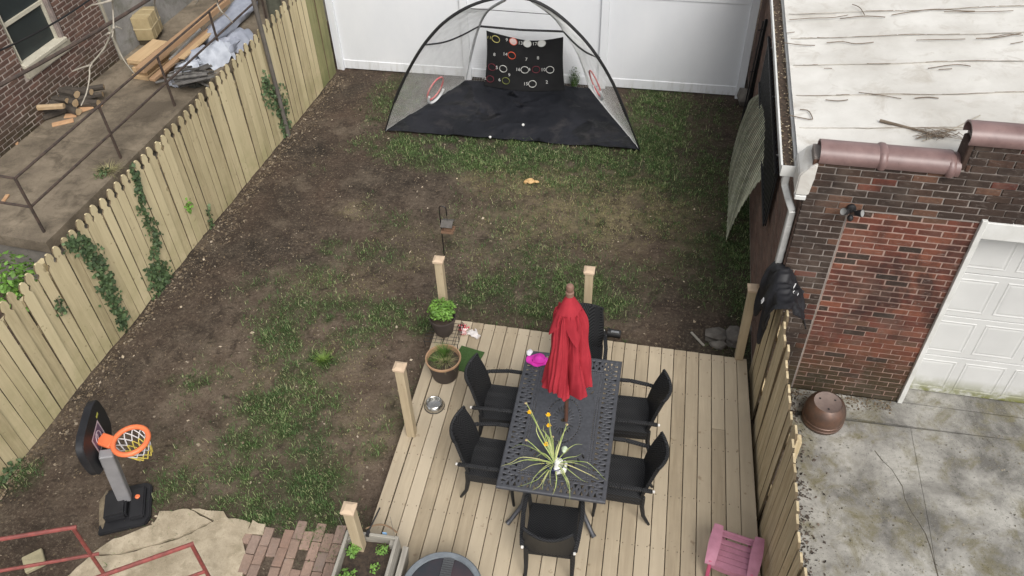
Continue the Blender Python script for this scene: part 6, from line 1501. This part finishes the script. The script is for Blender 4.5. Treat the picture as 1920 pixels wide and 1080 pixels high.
q = B(); q.tube(cr([(-.2, .1, 3.9), W(382, -30, 3.4), W(415, -32, 3.6)], 10), .014, 6); q.build('limb', M_trunk, tr, smooth=True)
def cable(lab, pa, pb, za, zb, r, m):
    a, c_ = G(*pa, za), G(*pb, zb); d_ = c_ - a; a2, c2 = a - d_ * .6, c_ + d_ * 1.2; q = B(); q.tube([a2.lerp(c2, k / 24) - a2 + Vector((0, 0, -.10 * 4 * (k / 24) * (1 - k / 24))) for k in range(25)], r, 8); o = q.build('overhead_cable', m, None, smooth=True, loc=a2); tag(o, lab, 'cable')
cable('thick brown overhead service cable crossing in front of the brick wall', (0, 146), (245, 2), 3.3, 3.3, .022, M_iron); cable('thin dark overhead wire crossing in front of the window', (25, 70), (132, 5), 3.4, 3.4, .011, M_wire)

# ------------------------------------------------------------------ twigs on the roof
M_rtw = M('grey_brown_twig', (.12, .09, .065), .9, (.2, .16, .12), 14)
def roof_pt(px, py):
    z = 3.0
    for _ in range(6):
        p_ = G(px, py, z); d_ = p_ - GO; lx = d_.x * math.cos(A_G) - d_.y * math.sin(A_G); z = zr(lx) + .062
    return p_
RL = 'bare twig lying along a seam of the white roof'
tws = [[(1480, 37), (1520, 34), (1560, 33), (1590, 28)], [(1575, 35), (1620, 30), (1660, 32)], [(1598, 8), (1612, 14), (1621, 28)], [(1672, 28), (1720, 20), (1760, 17), (1800, 20), (1828, 21)], [(1770, 22), (1840, 22), (1900, 20)], [(1470, 80), (1500, 84), (1528, 85)], [(1550, 80), (1580, 78), (1605, 82), (1638, 79)], [(1718, 75), (1760, 74), (1810, 73)], [(1830, 72), (1870, 70), (1915, 62)], [(1850, 72), (1890, 64), (1918, 66)], [(1895, 82), (1918, 78)], [(1545, 128), (1560, 128)], [(1760, 130), (1785, 129)], [(1740, 128), (1790, 121), (1820, 124)], [(1548, 187), (1570, 189), (1590, 187)], [(1610, 173), (1650, 178), (1690, 185)], [(1715, 184), (1740, 182), (1760, 184)], [(1475, 62), (1490, 60)], [(1500, 205), (1515, 207), (1522, 218), (1520, 224), (1480, 216)]]
for k, l_ in enumerate(tws):
    pts = [roof_pt(*p) for p in l_]; b0 = pts[0].copy(); q = B(); q.tube(cr([p - b0 for p in pts], 10) if len(pts) > 2 else [p - b0 for p in pts], [random.uniform(.0035, .006)] * (10 if len(pts) > 2 else 2), 5)
    o = q.build('twig', M_rtw, None, smooth=True, loc=b0); yl = sum((p - GO).y for p in pts) / len(pts)
    sm = min(range(1, 8), key=lambda i: abs(laps[i] - yl)); tag(o, ('curled' if len(l_) > 4 else 'long bare' if (pts[-1] - pts[0]).length > .28 else 'short bare') + ' twig on the white roof near the ' + ['', 'first', 'second', 'third', 'fourth', 'fifth', 'sixth', 'seventh'][sm] + ' seam behind the coping', 'twig', 'twigs on the garage roof')
rb = thing('fallen_branch', 'dark fallen branch with fine side twigs behind the roof coping', 'branch', roof_pt(1650, 226)); b0 = rb.location.copy()
q = B(); q.tube([p - b0 for p in cr([roof_pt(1650, 226), roof_pt(1690, 236), roof_pt(1725, 245), roof_pt(1770, 258)], 12)], [.016, .016, .015, .014, .013, .012, .011, .01, .009, .008, .007, .006], 7); q.build('main_stem', M_rtw, rb, smooth=True)
for k in range(34):
    a, c_ = roof_pt(random.uniform(1715, 1800), random.uniform(244, 262)), roof_pt(random.uniform(1710, 1815), random.uniform(240, 266)); q = B(); q.tube([a - b0 + Vector((0, 0, .01)), (a + c_) / 2 - b0 + Vector((0, 0, random.uniform(.01, .05))), c_ - b0 + Vector((0, 0, .01))], .003, 4); q.build('side_twig', M_rtw, rb)
q = B(); a, m_, c_ = roof_pt(1730, 264), roof_pt(1790, 240), roof_pt(1838, 216); q.tube(cr([a - b0, m_ - b0, c_ - b0], 8), .005, 5); q.build('side_twig', M_twig, rb)

# ------------------------------------------------------------------ grass, litter, debris
def blades(name, P, H, m, seed, wid=.0035, par=None, ang=None):
    r_ = np.random.default_rng(seed); n = len(P); a = r_.uniform(0, 6.283, n) if ang is None else ang + r_.normal(0, .5, n); lean = r_.uniform(.2, 1.1, n) * H; d = np.stack([np.cos(a), np.sin(a), 0 * a], 1); pr = np.stack([-np.sin(a), np.cos(a), 0 * a], 1); w_ = wid * r_.uniform(.7, 1.4, n)
    up = np.array([0, 0, 1.0]); V = np.empty((n, 5, 3)); b = P
    V[:, 0] = b + pr * w_[:, None]; V[:, 1] = b - pr * w_[:, None]; mid = b + d * (lean * .35)[:, None] + up * (H * .62)[:, None]; V[:, 2] = mid + pr * (w_ * .8)[:, None]; V[:, 3] = mid - pr * (w_ * .8)[:, None]; V[:, 4] = b + d * lean[:, None] + up * (H * .8)[:, None]
    k = np.arange(n)[:, None] * 5; F = np.concatenate([k + np.array([0, 1, 3]), k + np.array([0, 3, 2]), k + np.array([2, 3, 4])])
    return tag(link(name, np_mesh(name, V.reshape(-1, 3), F, m), None, par), kind='stuff')
NB = 620000
gx_ = rng.uniform(-6.7, 1.6, NB); gy_ = rng.uniform(2.6, 13.0, NB); dn = grass_density(gx_, gy_); keepg = rng.random(NB) < dn * .75
on_deck = (gx_ > -2.33) & (gy_ < 6.86); on_mat = (gy_ > 11.1) & (gy_ < 12.9) & (gx_ > -4.29 + (gy_ - 11.09) * .55) & (gx_ < -.09 - (gy_ - 11.09) * .55); pxa = np.array([0])
keepg &= ~on_deck & ~on_mat & (gx_ > lfx(gy_) + .03)
gx_, gy_, dn = gx_[keepg], gy_[keepg], dn[keepg]; P = np.stack([gx_, gy_, ground_h(gx_, gy_) - .004], 1); clump = fbm(gx_ * 5, gy_ * 5, 3); near = np.clip((9.5 - gy_) / 5, 0, 1)
H = (.020 + .042 * dn * (0.35 + .65 * near) + .05 * np.clip(clump - .5, 0, 1)) * rng.uniform(.6, 1.35, len(gx_))
def _gr(name, a, c_, b_, isl=.35):
    t = NT(name); co = t.coord('World'); f = t.ramp(t.noise(co, 1.7, 5, .6), .38, .62); c = t.mix(f, a, c_); c = t.mix(t.ramp(t.island(), .72, .95), c, b_); c = t.value(c, t.ramp(t.island(), 0, 1, 1 - isl, 1 + isl)); return t.fin(c, .65, 0, .3)
M_grass = _gr('lawn_grass', (.050, .098, .030), (.100, .168, .050), (.25, .26, .13))
# gather the blades into tufts
NT_ = 15000; tc = rng.integers(0, NT_, len(P))
ctr = np.stack([gx_, gy_], 1)[rng.permutation(len(gx_))[:NT_]]; tsz = rng.uniform(.5, 1.5, NT_)
from_idx = tc % len(ctr); mixt = rng.random(len(P)) < .6; offr = np.abs(rng.normal(0, .032, len(P))) * tsz[from_idx]; offa = rng.uniform(0, 6.283, len(P))
P[mixt, 0] = ctr[from_idx[mixt], 0] + (offr * np.cos(offa))[mixt]; P[mixt, 1] = ctr[from_idx[mixt], 1] + (offr * np.sin(offa))[mixt]; P[:, 2] = ground_h(P[:, 0], P[:, 1]) - .004
bad = ((P[:, 0] > -2.32) & (P[:, 1] < 6.85)); P = P[~bad]; H = H[~bad] * np.where(mixt[~bad], (.75 + .5 * tsz[from_idx])[~bad], .6); offa = np.where(mixt, offa, rng.uniform(0, 6.283, len(mixt)))[~bad]
blades('grass', P, H, M_grass, 5, .0026, None, offa)
nd = 150000; ex_, ey_ = rng.uniform(-4.5, 1.3, nd), rng.uniform(3.4, 11.0, nd); de_ = ell(dry_px, ex_, ey_) * np.clip((fbm(ex_ * 4, ey_ * 4, 3) - .3) * 3.5, 0, 1); ke_ = (rng.random(nd) < de_ * .6) & ~((ex_ > -2.33) & (ey_ < 6.86)); ex_, ey_ = ex_[ke_], ey_[ke_]
M_dryg = _gr('yellowing_grass', (.15, .155, .05), (.26, .24, .10), (.36, .31, .17))
blades('yellow_grass', np.stack([ex_, ey_, ground_h(ex_, ey_) - .004], 1), rng.uniform(.012, .035, len(ex_)), M_dryg, 77, .0026)
# litter: small pale and brown flakes, twigs on the soil
def flakes(name, X_, Y_, Z_, m, s0, s1, seed, kind='stuff', par=None, curl=.35):
    r_ = np.random.default_rng(seed); n = len(X_); a = r_.uniform(0, 6.283, n); s = r_.uniform(s0, s1, n) * (r_.random(n) ** 1.5 * .8 + .6); asp = r_.uniform(.35, .9, n); b = np.stack([X_, Y_, Z_], 1)
    e1 = np.stack([np.cos(a), np.sin(a), r_.normal(0, curl, n)], 1); e2 = np.stack([-np.sin(a), np.cos(a), r_.normal(0, curl, n)], 1); V = np.empty((n, 5, 3))
    V[:, 0] = b - e1 * s[:, None]; V[:, 1] = b + e2 * (s * asp)[:, None]; V[:, 2] = b + e1 * s[:, None]; V[:, 3] = b - e2 * (s * asp)[:, None]; V[:, 4] = b + np.array([0, 0, 1]) * (s * .45)[:, None]
    k = np.arange(n)[:, None] * 5; F = np.concatenate([k + np.array(t_) for t_ in ((0, 1, 4), (1, 2, 4), (2, 3, 4), (3, 0, 4))])
    return tag(link(name, np_mesh(name, V.reshape(-1, 3), F, m), None, par), kind=kind)
NL = 26000
lx = rng.uniform(-6.5, 1.45, NL); ly = rng.uniform(2.7, 12.95, NL); ok = ~((lx > -2.33) & (ly < 6.86)) & ~((ly > 11.05) & (lx > -4.2) & (lx < -.2)) & (lx > lfx(ly) + .04); ok &= rng.random(NL) < np.clip((fbm(lx * 1.7 + 40, ly * 1.7, 4) - .25) * 2.2, .12, 1); lx, ly = lx[ok], ly[ok]
def _lit():
    t = NT('leaf_litter'); r_ = t.island(); cr_ = t.node('ShaderNodeValToRGB'); t.l.new(r_, cr_.inputs[0]); e = cr_.color_ramp.elements; cols = [(.055, .04, .028), (.10, .075, .05), (.17, .13, .085), (.07, .05, .033), (.21, .165, .115), (.13, .10, .065), (.30, .25, .19)]
    while len(e) < len(cols): e.new(.5)
    for i, cc in enumerate(cols): e[i].position = i / (len(cols) - 1); e[i].color = (*cc, 1)
    return t.fin(cr_.outputs[0], .9, 0, .2)
M_lit0 = _lit()
M_pale = M('pale_leaf_bits', (.44, .37, .28), .85, (.30, .24, .165), 18, isl=.4, kind='World')
nb = 230; bx_, by_ = rng.uniform(-6.2, 1.35, nb), rng.uniform(3.4, 12.6, nb); okb = ~((bx_ > -2.36) & (by_ < 6.88)) & ~((by_ > 11.0) & (bx_ > -4.3) & (bx_ < 0)) & (bx_ > lfx(by_) + .05); bx_, by_ = bx_[okb], by_[okb]
flakes('pale_leaf_bits', bx_, by_, ground_h(bx_, by_) + .006, M_pale, .010, .026, 14)
ng = 700; wx_ = rng.uniform(.05, 1.5, ng); wy_ = -np.abs(rng.normal(0, .10, ng)) - .02; gpt = [gl(a, c_) for a, c_ in zip(wx_, wy_)]; flakes('wall_foot_debris', np.array([p.x for p in gpt]), np.array([p.y for p in gpt]), np.full(ng, .108), M_lit0, .004, .016, 15)
M_lit = M_lit0; flakes('leaf_litter', lx, ly, ground_h(lx, ly) + .003, M_lit, .005, .017, 3)
nf = 3200; fy_ = rng.uniform(3.0, 12.8, nf); fx_ = lfx(fy_) + .05 + np.abs(rng.normal(0, .13, nf)) * np.clip(fbm(fy_ * 1.5, fy_ * 0 + 3, 3) * 2.2, .2, 2); flakes('fence_foot_litter', fx_, fy_, ground_h(fx_, fy_) + .004, M_lit, .006, .024, 23)
# twigs lying on the soil
q = B()
for k in range(110):
    x, y = random.uniform(-6.0, 1.3), random.uniform(3.6, 12.6)
    if x > -2.45 and y < 6.95: continue
    if y > 11 and -4.4 < x < 0: continue
    if k < 60: y = random.uniform(4, 12); x = lfx(y) + abs(random.gauss(.1, .18)) + .06
    a = random.uniform(0, 6.28); L_ = random.uniform(.04, .16); z = float(ground_h(np.array([x]), np.array([y]))[0]) + .006
    q.tube([(x, y, z), (x + L_ * .5 * math.cos(a), y + L_ * .5 * math.sin(a), z + .008), (x + L_ * math.cos(a + .15), y + L_ * math.sin(a + .15), z)], random.uniform(.0015, .003), 4)
tag(q.build('twig_litter', M('soil_twig', (.22, .18, .135), .9, (.13, .1, .075), 12), None), kind='stuff')
# bark chips and dirt along the drive edge, flecks over the concrete
ND = 9000; dx3 = np.abs(rng.normal(0, .17, ND)) + 1.56; dy3 = rng.uniform(2.6, 6.4, ND); okd = np.hypot(dx3 - 2.20, dy3 - 6.02) > .24; dx3, dy3 = dx3[okd], dy3[okd]
flakes('bark_chips', dx3, dy3, np.full(len(dx3), .107), M('dark_bark_chips', (.035, .028, .023), .9, (.09, .07, .055), 30, isl=.8, kind='World'), .006, .022, 9)
ND = 3600; dx3 = rng.uniform(1.8, 5.0, ND); dy3 = rng.uniform(2.8, 6.1, ND); okd = (rng.random(ND) < np.clip((fbm(dx3 * 2.2, dy3 * 2.2, 4) - .42) * 5, .05, 1)) & (np.hypot(dx3 - 2.20, dy3 - 6.02) > .24); dx3, dy3 = dx3[okd], dy3[okd]
flakes('drive_flecks', dx3, dy3, np.full(len(dx3), .106), M('dark_fleck', (.06, .055, .042), .9, (.25, .22, .16), 22, isl=.6, kind='World'), .003, .012, 10)
# soil bank under the chips between fence and drive
q = B(); q.grid(lambda u, v: Vector((1.53 + (.16 + .42 * float(fbm(np.array([v * 14.0]), np.array([7.0]), 4)[0]) ** 1.5 + .16 * v ** 4) * u, 2.4 + 3.98 * v, .094 + .03 * (1 - u) * float(fbm(np.array([u * 6]), np.array([v * 40]), 3)[0]) + .008 * (1 - u ** 4))), 8, 90); tag(q.build('soil_strip', M_soil, None, smooth=True), kind='structure')
# larger weeds in the yard
for px, py, n_, h_, lab in ((525, 465, 0, 0, ''),):
    pass
wds = [(607, 678, 'lighter green tall grass tuft in the middle of the yard'), (1500, 720, 'weedy grass tuft at the foot of the garage wall'), (1075, 150, 'leafy weed growing up behind the target sheet')]
for k, (px, py, lab) in enumerate(wds):
    g_ = G(px, py, 0) if k != 1 else G(px, py, .05)
    if k == 2: g_ = Vector((-1.36, 12.92, 0))
    t = thing('weed_tuft', lab, 'weed', (g_.x, g_.y, g_.z - .005)); tuft('blades', t, (0, 0, 0), 150, .14 if k < 2 else .4, .13, M_gblade if k else M('lime_blade', (.16, .24, .045), .6, (.1, .17, .03), 10, isl=.3, kind='World'), .004, 60 + k, .35)
    if k == 2: leaf_cloud('foliage', t, (0, 0, .24), (.10, .04, .22), 90, M_leaf_ivy, .025, 71)
